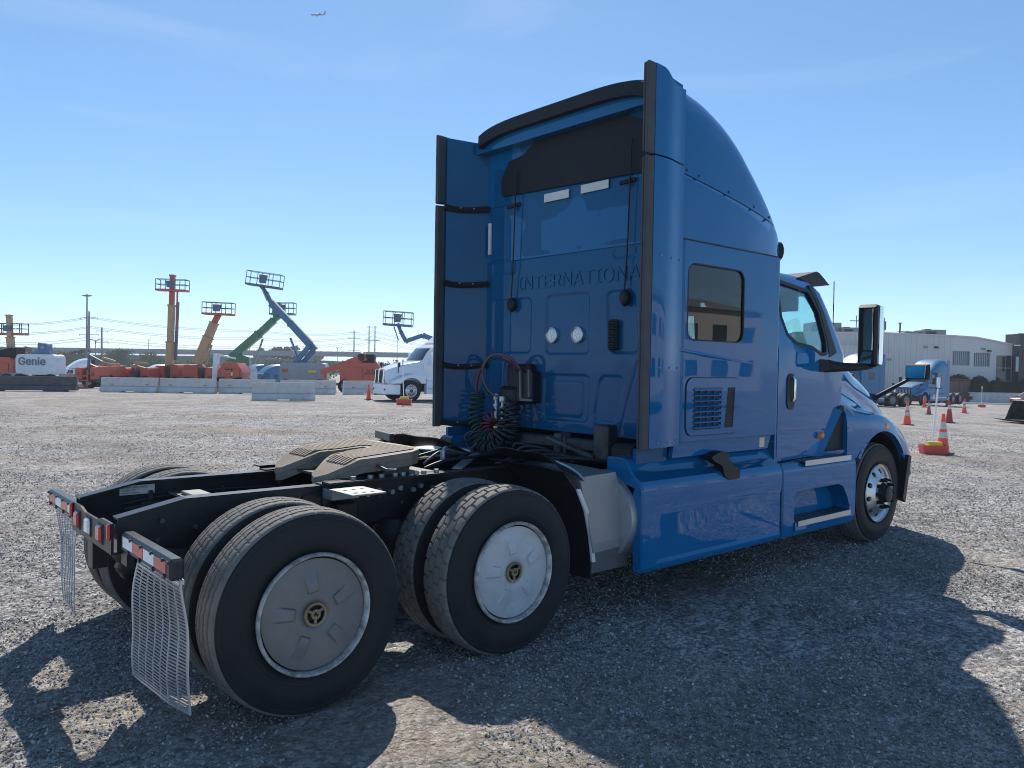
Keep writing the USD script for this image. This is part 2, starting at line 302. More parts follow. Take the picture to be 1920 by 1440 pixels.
def cover_mesh():
    N, nr = 360, 60; rr = np.linspace(.058, .276, nr); th = np.arange(N) * 2 * PI / N
    Rr, TH = np.meshgrid(rr, th, indexing="ij")
    y = .040 - .034 * np.sqrt(np.clip(1 - (Rr / .33) ** 2, 0, 1)) + .012 * np.exp(-((Rr - .058) / .02) ** 2)
    for k in range(5):
        a = TH - (PI / 2 + .15 + k * 2 * PI / 5); a = (a + PI) % (2 * PI) - PI
        tx, rad = Rr * np.sin(a), Rr * np.cos(a)
        w = .030 + .10 * (rad - .11)
        ins = np.minimum((w - np.abs(tx)) / .007, (rad - .112) / .007)
        y -= .013 * sstep(ins) * sstep((.245 - rad) / .11) * (np.cos(a) > 0)
    y += .0015 * (meshkit.fbm(np.stack([Rr * np.cos(TH) * 14, Rr * np.sin(TH) * 14, 0 * Rr], -1), 3) - .5)
    v = np.stack([Rr * np.cos(TH), y, Rr * np.sin(TH)], -1).reshape(-1, 3)
    i, j = np.meshgrid(np.arange(nr - 1), np.arange(N), indexing="ij"); j2 = (j + 1) % N
    q = np.stack([i * N + j, (i + 1) * N + j, (i + 1) * N + j2, i * N + j2], -1).reshape(-1, 4)
    return T(v, np.vstack([q[:, [0, 1, 2]], q[:, [0, 2, 3]]]))
COVER = cover_mesh()
def hub_mesh():
    ring = lathe_y([(.062, .03), (.062, .006), (.058, .002), (.048, .004), (.045, .012)], 48)
    sp = [mv(cb(.026, .012, 0, .044, .012, .016, .003), ry=PI / 2 + k * 2 * PI / 3) for k in range(3)]
    inner = lathe_y([(.026, .02), (.026, .004), (.022, .002), (.014, .003), (.013, .02)], 32)
    return cat(ring, inner, *sp)
HUB = hub_mesh()
def wheel_dual(parent, x, side, kind, cover):
    w = node("wheel", parent, (x, side * 1.20, .493), rz=0 if side < 0 else PI)
    for k, y in enumerate((.142, .475)):
        obj("tyre", mv(SIDE, (0, y, 0)), TYRE, w, smooth=30); obj("tread", mv(TREADS[kind], (0, y, 0)), TREAD, w, smooth=35)
    obj("rim", lathe_y([(.283, .03), (.286, .020), (.289, -.002), (.297, -.010), (.305, .000), (.306, .016), (.298, .028), (.286, .05)], 96), RIMW, w, smooth=40); obj("rim_well", cat(lathe_y([(.262, .16), (.270, .07), (.284, .032)], 96), lathe_y([(.05, .16), (.27, .16)], 48)), STEELD, w, smooth=40)
    obj("wheel_cover", COVER, cover, w, smooth=60, label="dusty grey wheel cover" if cover == COVER1 else "scuffed white wheel cover")
    obj("hub_cap", cat(HUB), BRONZE, w, smooth=30); obj("hub_shadow_plate", lathe_y([(.0, .028), (.062, .028)], 32), PLAST, w)
    obj("brake_drum", lathe_y([(.0, .40), (.20, .40), (.21, .62), (.0, .62)], 40), STEELD, w, smooth=30)
def wheel_steer(parent, x, side):
    w = node("wheel", parent, (x, side * 1.14, .493), rz=0 if side < 0 else PI)
    obj("tyre", mv(SIDE, (0, .142, 0)), TYRE, w, smooth=30); obj("tread", mv(TREADS["plain"], (0, .142, 0)), TREAD, w, smooth=35)
    pr = [(.298, .0), (.303, .010), (.300, .020), (.280, .03), (.270, .045), (.262, .040), (.235, .020), (.20, .000), (.178, -.018), (.165, -.028), (.112, -.030), (.112, .00), (.16, .01), (.20, .03), (.255, .07), (.268, .16), (.276, .16), (.284, .04), (.292, .03)]
    r = lathe_y(pr + [pr[0]], 96); r.merge_vertices(); r.fix_normals(); r = man(r)
    for k in range(10):
        a = k * PI / 5 + .2; c = m3d.Manifold.cylinder(.3, .0265, .0265, 20).rotate([90, 0, 0]).translate([.222 * math.cos(a), .2, .222 * math.sin(a)]); r = r - c
    obj("rim", tri(r), ALU, w, smooth=30)
    for k in range(10):
        a = k * PI / 5; o = (.143 * math.cos(a), 0, .143 * math.sin(a))
        obj("lug_nut", lathe_y([(.0, -.098), (.010, -.094), (.014, -.065), (.019, -.050), (.021, -.026)], 10, o), PLAST, w, smooth=40)
    obj("hub_cap", lathe_y([(0, -.105), (.06, -.104), (.082, -.095), (.086, -.06), (.112, -.028)], 40), PLAST, w, smooth=35)
    obj("brake_drum", lathe_y([(0, .09), (.22, .10), (.22, .26), (0, .26)], 40), STEELD, w)
for side in (-1, 1):
    wheel_dual(truck, 0.0, side, "rib", COVER1); wheel_dual(truck, 1.313, side, "lug", COVER2); wheel_steer(truck, 6.389, side)

# ---- frame
for s in (-1, 1):
    web = [(-.71, .76), (-.42, .73), (6.8, .73), (6.8, 1.0), (-.37, 1.0), (-.71, .93)]
    y = .43 * s
    ms = [pxz(web, y, y - .010 * s)]
    for a, b in (((-.71, .927), (-.37, .996)), ((-.37, .996), (6.8, .996))):
        ms.append(bar((a[0], y - .043 * s, a[1]), (b[0], y - .043 * s, b[1]), .088, .012))
    ms.append(bx(-.42, 6.8, y, y - .085 * s, .728, .740))
    obj("frame_rail", ms, BLACK, truck)
    fish = [(.28, .975), (.42, 1.0125), (2.6, 1.0125), (2.6, .965), (.30, .965)]
    obj("rail_doubler", [pxz([(.3, .76), (.5, .74), (2.6, .74), (2.6, .985), (.5, .985), (.3, .95)], y + .001 * s, y + .011 * s), bx(.42, 2.4, y + .012 * s, y - .07 * s, 1.002, 1.0115)], BLACK, truck)
obj("label_plate", bx(-.477, -.274, .4175, .4195, .912, .968), WTAPE, truck, label="pale notice plate inside the left frame rail")
def wall_text(txt, h, x, yl, z, depth, m, parent, name, sx=1.0):  # lettering that faces the rear, reading from +y to -y
    t = meshkit.text_mesh(txt, h, depth); v = t.vertices
    t.vertices = np.c_[x - v[:, 2], yl - v[:, 0] * sx, z + v[:, 1]]; return obj(name, t, m, parent)
for k, tx in enumerate(("NO STEP   DRILL HOLES", "OR WELD TO", "FRAME FLANGES")):
    t = meshkit.text_mesh(tx, .0105, .001); v = t.vertices
    t.vertices = np.c_[-.468 + v[:, 0] * .9, .4175 - v[:, 2], .950 - k * .0165 + v[:, 1]]; obj("label_lettering", t, PLAST, truck)
obj("rear_crossmember", cat(pyz([(-.41, .745), (.41, .745), (.41, .905), (.22, .905), (.12, .885), (-.12, .885), (-.22, .905), (-.41, .905)], -.735, -.722), bx(-.722, -.63, -.41, .41, .744, .756), bx(-.735, -.66, -.05, .05, .60, .744)), BLACK, truck)
for y, m, nm in ((.27, REDL, "tail_lamp"), (.03, CLRL, "reversing_lamp"), (-.21, REDL, "tail_lamp")):
    obj(nm, cb(-.742, y, .823, .024, .085, .085, .012), m, truck, label="clear reversing lamp" if m == CLRL else None)
    obj("lamp_gasket", cb(-.735, y, .823, .012, .11, .11, .01), PLAST, truck)
for s in (-1, 1):
    obj("side_marker", cb(-.742, .395 * s, .86, .022, .03, .085, .009), REDL, truck)
    # bracket with reflective tape and mud flap
    ms = [bx(-.705, -.640, .47 * s, 1.21 * s, .775, .872, .012), bx(-.69, -.655, .42 * s, .52 * s, .70, .86)]
    obj("flap_bracket", ms, BLACK, truck, smooth=False)
    for k in range(4):
        a = .50 + k * .165
        obj("reflective_tape", bx(-.7075, -.7052, (a + .01) * s, (a + .165) * s, .802, .855), WHTR if k % 2 == 0 else REDR, truck)
    for y in (.6, .78, .98, 1.14): obj("bolt", cyl((-.712, y * s, .787), (-.70, y * s, .787), .011, 8), STEELD, truck)
    # slotted metal flap: upright ribs and slats with open slots between them
    y0, y1, zt, zb, ncol = .60, 1.215, .775, .175, 7
    def bend(m):
        v = m.vertices.copy(); yy = np.abs(v[:, 1]); t = (zt - v[:, 2]) / (zt - zb)
        v[:, 0] += -.655 + .035 * sstep((yy - 1.0) / .25) * sstep(t * 1.5) - .035 * np.sin(t * 2.6) * sstep((1.0 - yy) / .5) + .006 * np.sin(t * 9 + yy * 4); m.vertices = v; return m
    ms = []; cw = (y1 - y0) / ncol
    zs = np.linspace(zt, zb, 14)
    for c in range(ncol + 1):
        yc = y0 + c * cw; w = .0035 if 0 < c < ncol else .010
        for a, b in zip(zs[:-1], zs[1:]): ms.append(bx(-.0022, .0022, (yc - w) * s, (yc + w) * s, b, a))
    rows = 38; ph = (zt - zb) / rows
    for r in range(rows + 1):
        zc = zt - r * ph; hgt = ph * (.40 if 3 < r < rows - 1 else .60)
        for c in range(ncol):
            ya, yb = y0 + c * cw, y0 + (c + 1) * cw
            m = bx(-.0012, .0012, ya * s, yb * s, zc - hgt, zc + hgt); v = m.vertices.copy(); v[:, 0] += np.where(v[:, 2] > zc, -.003, .003); m.vertices = v; ms.append(m)
    obj("mud_flap", bend(cat(*ms)), ALUD, truck)
# cross members, axles, suspension
for x, m in ((-.12, GREYM), (.66, BLACK), (1.75, BLACK), (2.55, BLACK), (3.6, BLACK)):
    obj("crossmember", cat(bx(x - .07, x + .07, -.42, .42, .90, .915), bx(x - .012, x + .012, -.42, .42, .76, .90)), m, truck)
obj("crossmember_clip", bx(-.17, -.05, .06, .26, .916, .935, .006), SILVER, truck)
for x in (0.0, 1.313):
    obj("axle", cyl((x, -.95, .493), (x, .95, .493), .075, 20), STEELD, truck, smooth=30)
    d = trimesh.creation.icosphere(3, 1.0); d.vertices = d.vertices * [.26, .20, .25] + [x, .05, .5]
    obj("differential", cat(d, cyl((x, .05, .52), (x + .42, .02, .60), .10, 16)), STEELD, truck, smooth=50)
    for s in (-1, 1):
        obj("trailing_arm", cat(bar((x + .55, .47 * s, .62), (x - .10, .47 * s, .60), .09, .10, .01), bar((x - .10, .47 * s, .60), (x - .46, .45 * s, .42), .09, .07, .01)), BLACK, truck)
        obj("hanger", bx(x + .48, x + .62, .435 * s, .53 * s, .55, .90, .01), BLACK, truck)
        pr = [(0, .44), (.10, .44), (.115, .47), (.10, .50), (.125, .53), (.135, .57), (.13, .62), (.14, .65), (.135, .70), (.11, .73), (.11, .76), (0, .76)]
        obj("air_spring", lathe_z(pr, 28, (x - .38, .45 * s, 0)), PLAST, truck, smooth=50)
        obj("shock_absorber", cat(cyl((x - .16, .52 * s, .48), (x - .10, .50 * s, .70), .036, 12), cyl((x - .11, .505 * s, .66), (x - .06, .49 * s, .88), .045, 12)), STEELD, truck, smooth=40)
        obj("brake_chamber", lathe_y([(0, -.08), (.08, -.075), (.085, -.01), (.095, 0), (.085, .01), (.08, .075), (0, .08)], 24, (x + .30, .62 * s, .62)), STEELD, truck, smooth=40)
        for k in range(6): obj("bolt", cyl((x - .5 + k * .17, .436 * s, .90 - .05 * (k % 2)), (x - .5 + k * .17, .462 * s, .90 - .05 * (k % 2)), .014, 6), STEELD, truck)
for y, x in ((-.47, .10), (-.47, .04)):
    obj("air_valve", cat(cb(x, y, .88, .10, .03, .03, .005), cyl((x - .06, y - .02, .875), (x - .03, y - .02, .90), .014, 8)), SILVER, truck)
obj("drive_shaft", cyl((1.7, 0, .62), (4.2, 0, .72), .06, 16), STEELD, truck, smooth=30)
for s in (-1, 1): # angle irons that carry the fifth wheel
    obj("angle_iron", cat(bx(.42, 1.30, .443 * s, .453 * s, .86, 1.03), bx(.42, 1.30, .443 * s, .54 * s, 1.018, 1.028)), BLACK, truck)
    for k, x in enumerate((.60, .72, .80, .90, .96, 1.06, 1.12, 1.22)):
        obj("bolt", cyl((x, .453 * s, .945 - .02 * (k % 2)), (x, .478 * s, .945 - .02 * (k % 2)), .017, 6), SILVER, truck)
        obj("bolt", cyl((x, .50 * s, 1.028), (x, .50 * s, 1.05), .017, 6), SILVER, truck)
p = sbox(.40, -.84, .62, -.57)
for i in range(3):
    for j in range(2): p = p.difference(LineString([(.455 + i * .055, -.78 + j * .12), (.4551 + i * .055, -.78 + j * .12)]).buffer(.014))
obj("step_plate", cat(mv(pxy(p, -.004, .004), (0, 0, .995)), bx(.42, .60, -.57, -.45, .93, .99)), SILVER, truck)
# ---- fifth wheel
out = [(1.19, -.30), (1.15, -.40), (1.06, -.455), (.78, -.455), (.62, -.43), (.50, -.36), (.45, -.28), (.47, -.21), (.62, -.10), (.80, -.048), (.93, -.042)]
plate = Polygon(out + [(.97, -.035), (.985, 0), (.97, .035)] + [(x, -y) for x, y in out[::-1]]).buffer(-.015).buffer(.03, 6).buffer(-.015)
def warp5(m):
    v = m.vertices.copy(); t = np.clip((.68 - v[:, 0]) / .23, 0, 1); v[:, 2] += -.095 * t ** 1.1 + (v[:, 0] - .98) * .075; m.vertices = v; return m
m = pxy(plate, 1.125, 1.165); m = T(*trimesh.remesh.subdivide_to_size(m.vertices, m.faces, .06))
top = obj("fifth_wheel", warp5(m), PLATE5, truck, smooth=30, label="dusty fifth wheel coupling plate")
skirtp = plate.buffer(-.006).difference(plate.buffer(-.03)); m = pxy(skirtp, 1.075, 1.126); m = T(*trimesh.remesh.subdivide_to_size(m.vertices, m.faces, .06))
obj("plate_skirt", warp5(m), PLATE5, top, smooth=30)
good = plate.buffer(-.035).intersection(sbox(.60, -1, 1.14, 1)); ms = []
for k in range(-11, 12):
    y = k * .036 + .018; g = good.intersection(sbox(.5, y - .0095, 1.3, y + .0095))
    for q in getattr(g, "geoms", [g]):
        if q.area > 2e-4:
            a = pxy(q, 1.1664, 1.1735); a = T(*trimesh.remesh.subdivide_to_size(a.vertices, a.faces, .08)); ms.append(warp5(a))
bed = pxy(plate.buffer(-.032).intersection(sbox(.605, -1, 1.135, 1)), 1.1655, 1.1662); bed = T(*trimesh.remesh.subdivide_to_size(bed.vertices, bed.faces, .06))
obj("grease_bed", warp5(bed), mat("dark_grease", (.028, .024, .020), .5, 0, 0, .4, 14, dust=.5, dust_col=(.12, .10, .075), dscale=10), top)
for mm in ms: obj("grease_ridge", mm, PLATE5, top)
obj("slide_base", cat(bx(.55, 1.25, -.44, .44, 1.016, 1.03), bx(.86, 1.06, -.42, -.30, 1.03, 1.12), bx(.86, 1.06, .30, .42, 1.03, 1.12), bx(.95, 1.25, -.15, .15, 1.03, 1.09)), STEELD, truck)
obj("front_stop_plate", mv(bx(-.02, .02, -.19, .19, -.03, .03, .004), (1.52, .62, 1.17), rz=-.25), BLACK, truck)
obj("stop_plate_bracket", bar((1.5, .6, 1.0), (1.52, .62, 1.15), .05, .03), BLACK, truck)
# air and electric lines lying on the deck
for pts, r, m in (([(1.3, -.25, 1.02), (1.55, -.2, 1.06), (1.8, -.1, 1.05), (2.3, .1, 1.12)], .012, HOSE_B), ([(1.4, -.1, 1.03), (1.62, -.02, 1.10), (1.75, .1, 1.05), (2.2, .3, 1.1)], .01, HOSE_S), ([(1.35, .2, 1.02), (1.7, .25, 1.06), (2.4, .35, 1.2)], .012, HOSE_G)):
    obj("air_line", tube(spline(pts), r, 8), m, truck, smooth=True)
obj("diagonal_brace", bar((1.5, -.36, 1.02), (2.2, .30, 1.02), .07, .012), SILVER, truck)
obj("line_fitting", cat(cyl((1.55, -.12, 1.05), (1.55, -.12, 1.12), .018, 8), cyl((1.55, -.12, 1.11), (1.62, -.06, 1.13), .014, 8)), ALUD, truck)

TREADM = mat("tread_plate_metal", (.10, .102, .105), .5, .6, 0, .15, 12, dust=.3)
# ---- body shells
def hwc(x, z):  # half width of the cab at (x, z)
    return 1.175 - .085 * np.clip((x - 4.28) / 1.3, 0, 1.3) - .115 * np.clip((z - 1.9) / .7, 0, 1.1)
def cab_pts(d=0.0):
    pts = []
    for z, xf, bulge in ((.96, 5.50, .0), (1.2, 5.56, .0), (1.5, 5.60, .12), (1.9, 5.60, .30), (2.1, 5.49, .30), (2.3, 5.37, .28), (2.48, 5.24, .25), (2.56, 5.12, .22), (2.61, 4.92, .18), (2.64, 4.7, .1)):
        zz = z + (d if z < 1 else -d if z > 2.4 else 0); k = 1.0 if z < 2.52 else .972 if z < 2.58 else .94 if z < 2.63 else .86
        for t in np.linspace(0, 1, 9):  # front edge, from the side to the middle
            w = (hwc(xf, z) * k - d) * math.cos(t * PI / 2) ** .45
            x = xf - d + bulge * t ** .8
            pts += [(x, w, zz), (x, -w, zz)]
        for x in (4.26, 4.6, 4.95, 5.3):
            if x < xf - .05:
                w = hwc(x, z) * k - d; pts += [(x, w, zz), (x, -w, zz)]
        pts += [(4.26, 0, zz), (xf - .2, 0, zz + .015 * (z > 2.5))]
    return pts
plan = Polygon([(2.885, -HWS), (4.275, -HWS), (4.275, HWS), (2.885, HWS)]).buffer(-.05).buffer(.05, 8)
SL_O = man(pxy(plan, 1.20, 2.684)); SL_I = man(pxy(plan.buffer(-.04), 1.27, 2.65)) + mbox(4.0, 4.4, -1.05, 1.05, 1.27, 2.5)
CAB_O = hull(cab_pts()); CAB_I = hull(cab_pts(.045)).translate([.0, 0, 0]) + mbox(4.2, 4.5, -1.02, 1.02, 1.27, 2.5)
def mprism(poly, y0, y1): return man(pxz(poly, y0, y1))
SWIN = rrect(2.968, 3.712, 1.955, 2.525, .085)
DWIN = rpoly([(4.60, 2.525), (5.04, 2.478), (5.215, 2.29), (5.29, 2.02), (5.26, 1.90), (5.13, 1.90), (4.96, 1.955), (4.66, 1.975), (4.52, 2.04), (4.50, 2.515)], .05)
DWIN = rpoly([(4.42, 2.525), (5.03, 2.478), (5.20, 2.29), (5.275, 2.02), (5.25, 1.90), (5.13, 1.895), (4.96, 1.955), (4.66, 1.98), (4.50, 2.05), (4.42, 2.2)], .045)
cut = m3d.Manifold()
for s in (-1, 1):
    cut += mprism(SWIN, s * .9, s * 1.4) + mprism(DWIN, s * .8, s * 1.4)
WS = Polygon([(-.93, 1.955), (.93, 1.955), (.86, 2.47), (-.86, 2.47)]).buffer(-.05).buffer(.05)
cut += man(pyz(WS, 5.05, 6.3))
grooves = m3d.Manifold()
for s in (-1, 1):
    y0, y1 = (s * 1.3, s * 1.0)
    g = lambda x0, x1, z0, z1, d=.014: mbox(x0, x1, min(s * 1.4, s * d), max(s * 1.4, s * d), z0, z1)
shell = (SL_O + CAB_O) - (SL_I + CAB_I) - cut
def groove(poly, dep=.012):  # cut along a closed or open line in (x, z) on both sides, DEP deep in the cab or sleeper side
    global shell
    for s in (-1, 1):
        a = mprism(poly, s * 1.0, s * 1.4); inner = hull(cab_pts(dep)) + man(pxy(plan.buffer(-dep), 1.0, 2.7))
        shell = shell - (a - inner)
groove(LineString([(4.295, 1.0), (4.295, 2.62)]).buffer(.007)); groove(LineString([(4.295, 1.222), (5.42, 1.19)]).buffer(.006))
body = obj("cab_shell", tri(shell), BLUE, truck, smooth=28)
lin = (man(pxy(plan.buffer(-.042), 1.272, 2.648)) + hull(cab_pts(.047)) + mbox(4.1, 4.5, -1.0, 1.0, 1.3, 2.49)) - (man(pxy(plan.buffer(-.05), 1.28, 2.64)) + hull(cab_pts(.055)) + mbox(4.0, 4.6, -.99, .99, 1.28, 2.48)) - cut
obj("interior_lining", tri(lin), INTER, truck)
obj("cab_floor", bx(2.95, 5.5, -1.0, 1.0, 1.28, 1.32), INTER, truck)
for s in (-1, 1):
    # door window
    def onside(poly, out, th):  # slab that follows the cab side
        m = pxz(poly, 0, th); m = T(*trimesh.remesh.subdivide_to_size(m.vertices, m.faces, .12)); v = m.vertices.copy()
        v[:, 1] = s * (hwc(v[:, 0], v[:, 2]) + out - v[:, 1]); m.vertices = v; m.fix_normals(); return m
    g = obj("door_window", onside(DWIN.buffer(.012), -.018, .004), GLASS_C, truck)
    obj("window_seal", onside(DWIN.buffer(.014).difference(DWIN.buffer(-.016)), .004, .02), PLAST, g)
    g = obj("sleeper_window", pxz(SWIN.buffer(.004), s * (HWS - .012), s * (HWS - .016)), GLASS_D, truck)
    obj("window_seal", pxz(SWIN.buffer(.004).difference(SWIN.buffer(-.007)), s * (HWS + .001), s * (HWS - .02)), PLAST, g)
    # black A pillar trim ahead of the door window
    a = rpoly([(5.03, 2.535), (5.12, 2.535), (5.30, 2.30), (5.47, 1.92), (5.30, 1.87), (5.295, 2.02), (5.22, 2.30)], .01)
    obj("pillar_trim", onside(a, .006, .02), PLAST, truck)
    h = obj("door_handle", onside(rrect(4.455, 4.605, 1.40, 1.715, .07), .008, .03), PLAST, truck, smooth=30)
    obj("handle_bar", tube([(4.545, s * (hwc(4.55, 1.6) + .012), 1.685), (4.55, s * (hwc(4.55, 1.6) + .03), 1.66), (4.55, s * (hwc(4.55, 1.5) + .03), 1.50), (4.545, s * (hwc(4.55, 1.5) + .012), 1.47)], .013, 10), CHROME, h, smooth=True)
    # mirrors
    pv = node("door_mirror", truck, (0, 0, 0))
    hd = hullm([(x, s * y, z) for x, y0, y1, z0, z1 in ((5.43, 1.325, 1.47, 1.815, 2.335), (5.45, 1.31, 1.485, 1.80, 2.35), (5.50, 1.31, 1.49, 1.80, 2.35), (5.56, 1.335, 1.475, 1.83, 2.32)) for y in (y0, y1) for z in (z0, z1)] +
               [(5.46, s * 1.325, 1.785), (5.46, s * 1.47, 1.785), (5.46, s * 1.325, 2.365), (5.46, s * 1.47, 2.365)])
    obj("mirror_shell", hd, PLAST, pv, smooth=40)
    obj("mirror_cap", hullm([(x, s * y, z) for x, y0, y1, z0, z1 in ((5.462, 1.478, 1.503, 1.815, 2.34), (5.52, 1.45, 1.508, 1.81, 2.35), (5.575, 1.42, 1.49, 1.83, 2.325)) for y in (y0, y1) for z in (z0, z1)]), CHROME, pv, smooth=40)
    fa = obj("mirror_face", mv(bx(-.003, .003, -.062, .062, -.19, .19, .0), (5.426, s * 1.40, 2.13), rz=s * .22), MIRROR, pv)
    obj("mirror_spot", mv(bx(-.003, .003, -.055, .055, -.055, .055), (5.426, s * 1.40, 1.872), rz=s * .12, ry=.06), MIRROR, pv)
    obj("mirror_arm", tube(spline([(5.20, s * 1.10, 1.79), (5.26, s * 1.17, 1.785), (5.40, s * 1.32, 1.785), (5.50, s * 1.42, 1.80)], 10), [.062, .058, .052, .046, .042, .040, .038, .036, .034, .032], 12), PLAST, pv, smooth=True)
    obj("arm_base", hullm([(x, s * y, z) for x, y, z in ((5.07, 1.10, 1.73), (5.07, 1.10, 1.86), (5.34, 1.10, 1.73), (5.34, 1.10, 1.85), (5.13, 1.17, 1.75), (5.13, 1.17, 1.83), (5.30, 1.17, 1.75), (5.30, 1.17, 1.83))]), PLAST, pv, smooth=50)
    hm = node("hood_mirror", truck, (0, 0, 0))
    obj("mirror_frame", hullm([(x, s * y, z) for x, e in ((6.99, -.012), (7.01, 0), (7.05, 0), (7.09, -.03)) for y in (1.11 - e, 1.345 + e) for z in (1.665 - e, 1.832 + e)] + [(7.02, s * 1.10, 1.70), (7.02, s * 1.355, 1.70), (7.02, s * 1.10, 1.80), (7.02, s * 1.355, 1.80)]), PLAST, hm, smooth=40)
    obj("mirror_face", mv(bx(-.002, .002, -.100, .100, -.066, .066), (6.974, s * 1.228, 1.748), rz=s * .10), MIRROR, hm)
    obj("mirror_arm", tube([(6.93, s * .80, 1.44), (6.94, s * .90, 1.505), (6.98, s * 1.06, 1.61), (7.03, s * 1.16, 1.68)], [.030, .024, .020, .020], 10), PLAST, hm, smooth=True)
    obj("arm_base", hullm([(x, s * y, z) for x, y, z in ((6.80, .76, 1.40), (7.04, .76, 1.34), (6.80, .76, 1.52), (7.04, .74, 1.50), (6.90, .85, 1.43), (6.97, .85, 1.43), (6.92, .84, 1.49))]), PLAST, hm, smooth=50)
# windscreen as a thin curved sheet
v = []
for z, xf, b in ((1.92, 5.592, .30), (2.1, 5.488, .30), (2.3, 5.368, .28), (2.49, 5.235, .25)):
    for t in np.linspace(-1, 1, 25):
        a = 1 - abs(t); v.append((xf + b * a ** .8 - .02, math.copysign((hwc(xf, z) - .06) * math.cos(a * PI / 2) ** .45, t), z))
n = 25; f = [(i * n + j, i * n + j + 1, (i + 1) * n + j + 1) for i in range(3) for j in range(n - 1)] + [(i * n + j, (i + 1) * n + j + 1, (i + 1) * n + j) for i in range(3) for j in range(n - 1)]
obj("windshield", T(v, f), GLASS_C, truck, smooth=True)
# inside the cab
for y in (-.55, .55):
    obj("seat", cat(bx(4.35, 4.85, y - .26, y + .26, 1.45, 1.62, .05), mv(bx(-.07, .07, -.26, .26, 0, .72, .05), (4.40, y, 1.6), ry=-.12), bx(4.27, 4.37, y - .15, y + .15, 2.30, 2.48, .04), bx(4.45, 4.75, y - .1, y + .1, 1.3, 1.46)), SEATM, truck, smooth=40)
    obj("sun_visor", bx(5.06, 5.09, y - .36, y + .36, 2.30, 2.46, .01), INTER, truck)
obj("dashboard", hullm([(x, y, z) for y in (-1.0, 1.0) for x, z in ((5.28, 1.35), (5.28, 1.80), (5.38, 1.88), (5.56, 1.86), (5.56, 1.35))]), SEATM, truck)
th = np.linspace(0, 2 * PI, 33)[:-1]
sw = tube(np.c_[.20 * np.cos(th), .20 * np.sin(th), 0 * th], .016, 8, True)
obj("steering_wheel", mv(cat(sw, cb(0, 0, 0, .10, .10, .03, .01), cb(0, 0, 0, .38, .03, .02)), (5.12, .55, 1.86), ry=-.9), SEATM, truck, smooth=40)
obj("bunk", cat(bx(2.97, 3.7, -1.1, 1.1, 1.55, 1.75, .05), bx(2.97, 3.55, -1.1, 1.1, 2.16 + .38, 2.62, .03)), SEATM, truck)
obj("sleeper_curtain", bx(4.02, 4.06, .15, 1.1, 1.4, 2.6), INTER, truck)
obj("sun_shade", hullm([(x, y, z) for y, dx in ((-.98, 0), (.98, 0), (-.5, .10), (.5, .10)) for x, z in ((4.93 + dx, 2.60), (5.27 + dx, 2.685), (5.33 + dx, 2.675), (5.53 + dx, 2.575), (5.20 + dx, 2.545))]), PLAST, truck, smooth=40)
obj("antenna", cat(cyl((5.62, -.98, 1.84), (5.62, -.98, 2.62), .005, 6), lathe_z([(0, 0), (.02, 0), (.015, .05), (0, .06)], 10, (5.62, -.98, 1.84))), PLAST, truck)
# ---- sleeper roof: upper cap and lower band, with an open joint between them
ST = np.array([(2.76, 1.175, 3.93, 3.15), (3.0, 1.18, 3.955, 3.13), (3.2, 1.18, 3.93, 3.1), (3.45, 1.175, 3.85, 3.05), (3.7, 1.165, 3.71, 3.0), (3.9, 1.15, 3.54, 2.95), (4.1, 1.125, 3.37, 2.9), (4.25, 1.10, 3.23, 2.86), (4.42, 1.06, 3.07, 2.8), (4.56, 1.0, 2.955, 2.76), (4.66, .93, 2.87, 2.735), (4.72, .86, 2.80, 2.72)])
from scipy.interpolate import PchipInterpolator
PI_ = [PchipInterpolator(ST[:, 0], ST[:, k]) for k in (1, 2, 3)]
def roof(d=0.0, x0=2.76, x1=4.72):
    secs = []
    for x in np.r_[np.linspace(x0, 4.4, 26), np.linspace(4.43, x1, 10)]:
        hw, zc, zv = (float(p(x)) for p in PI_); hw -= d; zc -= d; n = 5.0; ring = []
        a = np.linspace(0, PI / 2, 22)
        yy, zz = hw * np.cos(a) ** (2 / n), zv + (zc - zv) * np.sin(a) ** (2 / n)
        side = [(hw * (1 - .03 * max(0, (x - 4.1)) * 0), z) for z in np.linspace(2.694, zv, 5)[:-1]]
        half = side + list(zip(yy, zz))
        ring = [(x, -y, z) for y, z in half] + [(x, y, z) for y, z in half[::-1][1:]]
        secs.append(ring)
    return man(loft(secs))
RO = roof() - mbox(2.70, 2.868, -1.14, 1.14, 2.5, 3.70); RI = roof(.016, 2.88, 4.70)
j0, j1 = (2.3, 3.2535), (4.75, 2.925)
def zplane(dz0, dz1):  # slab between two lifted copies of the sloping joint
    return m3d.Manifold.hull_points(np.array([(x, y, z + dz) for (x, z) in (j0, j1) for y in (-1.5, 1.5) for dz in (dz0, dz1)], float))
cap_m = tri(RO ^ zplane(.004, 3)); low_m = tri(RO ^ zplane(-3, -.004))
SEAMX = []
obj("roof_fairing_cap", cap_m, BLUE, truck, smooth=40); obj("roof_fairing_base", low_m, BLUE, truck, smooth=40); obj("roof_joint", tri(RI ^ zplane(-.012, .012)), PLAST, truck); obj("roof_joint", pxy(plan.buffer(-.012), 2.676, 2.70), PLAST, truck)
for x in (2.95, 3.1, 3.5, 3.9, 4.2):
    z = j0[1] + (x - j0[0]) / (j1[0] - j0[0]) * (j1[1] - j0[1]) + .035
    for s in (-1, 1): obj("rivet", mv(trimesh.creation.icosphere(1, .011), (x, s * (float(PI_[0](x)) - .002), z)), STEELD, truck)
obj("roof_lip", loft([[(x, y, .775 * (1 - (abs(y) / 1.175) ** 5) ** .2 + 3.158 + dz) for x, dz in ((2.70, -.13), (2.70, -.025), (2.80, -.008), (2.80, -.13))] for y in np.linspace(-.97, .97, 41)]), DARKW, truck, smooth=40)
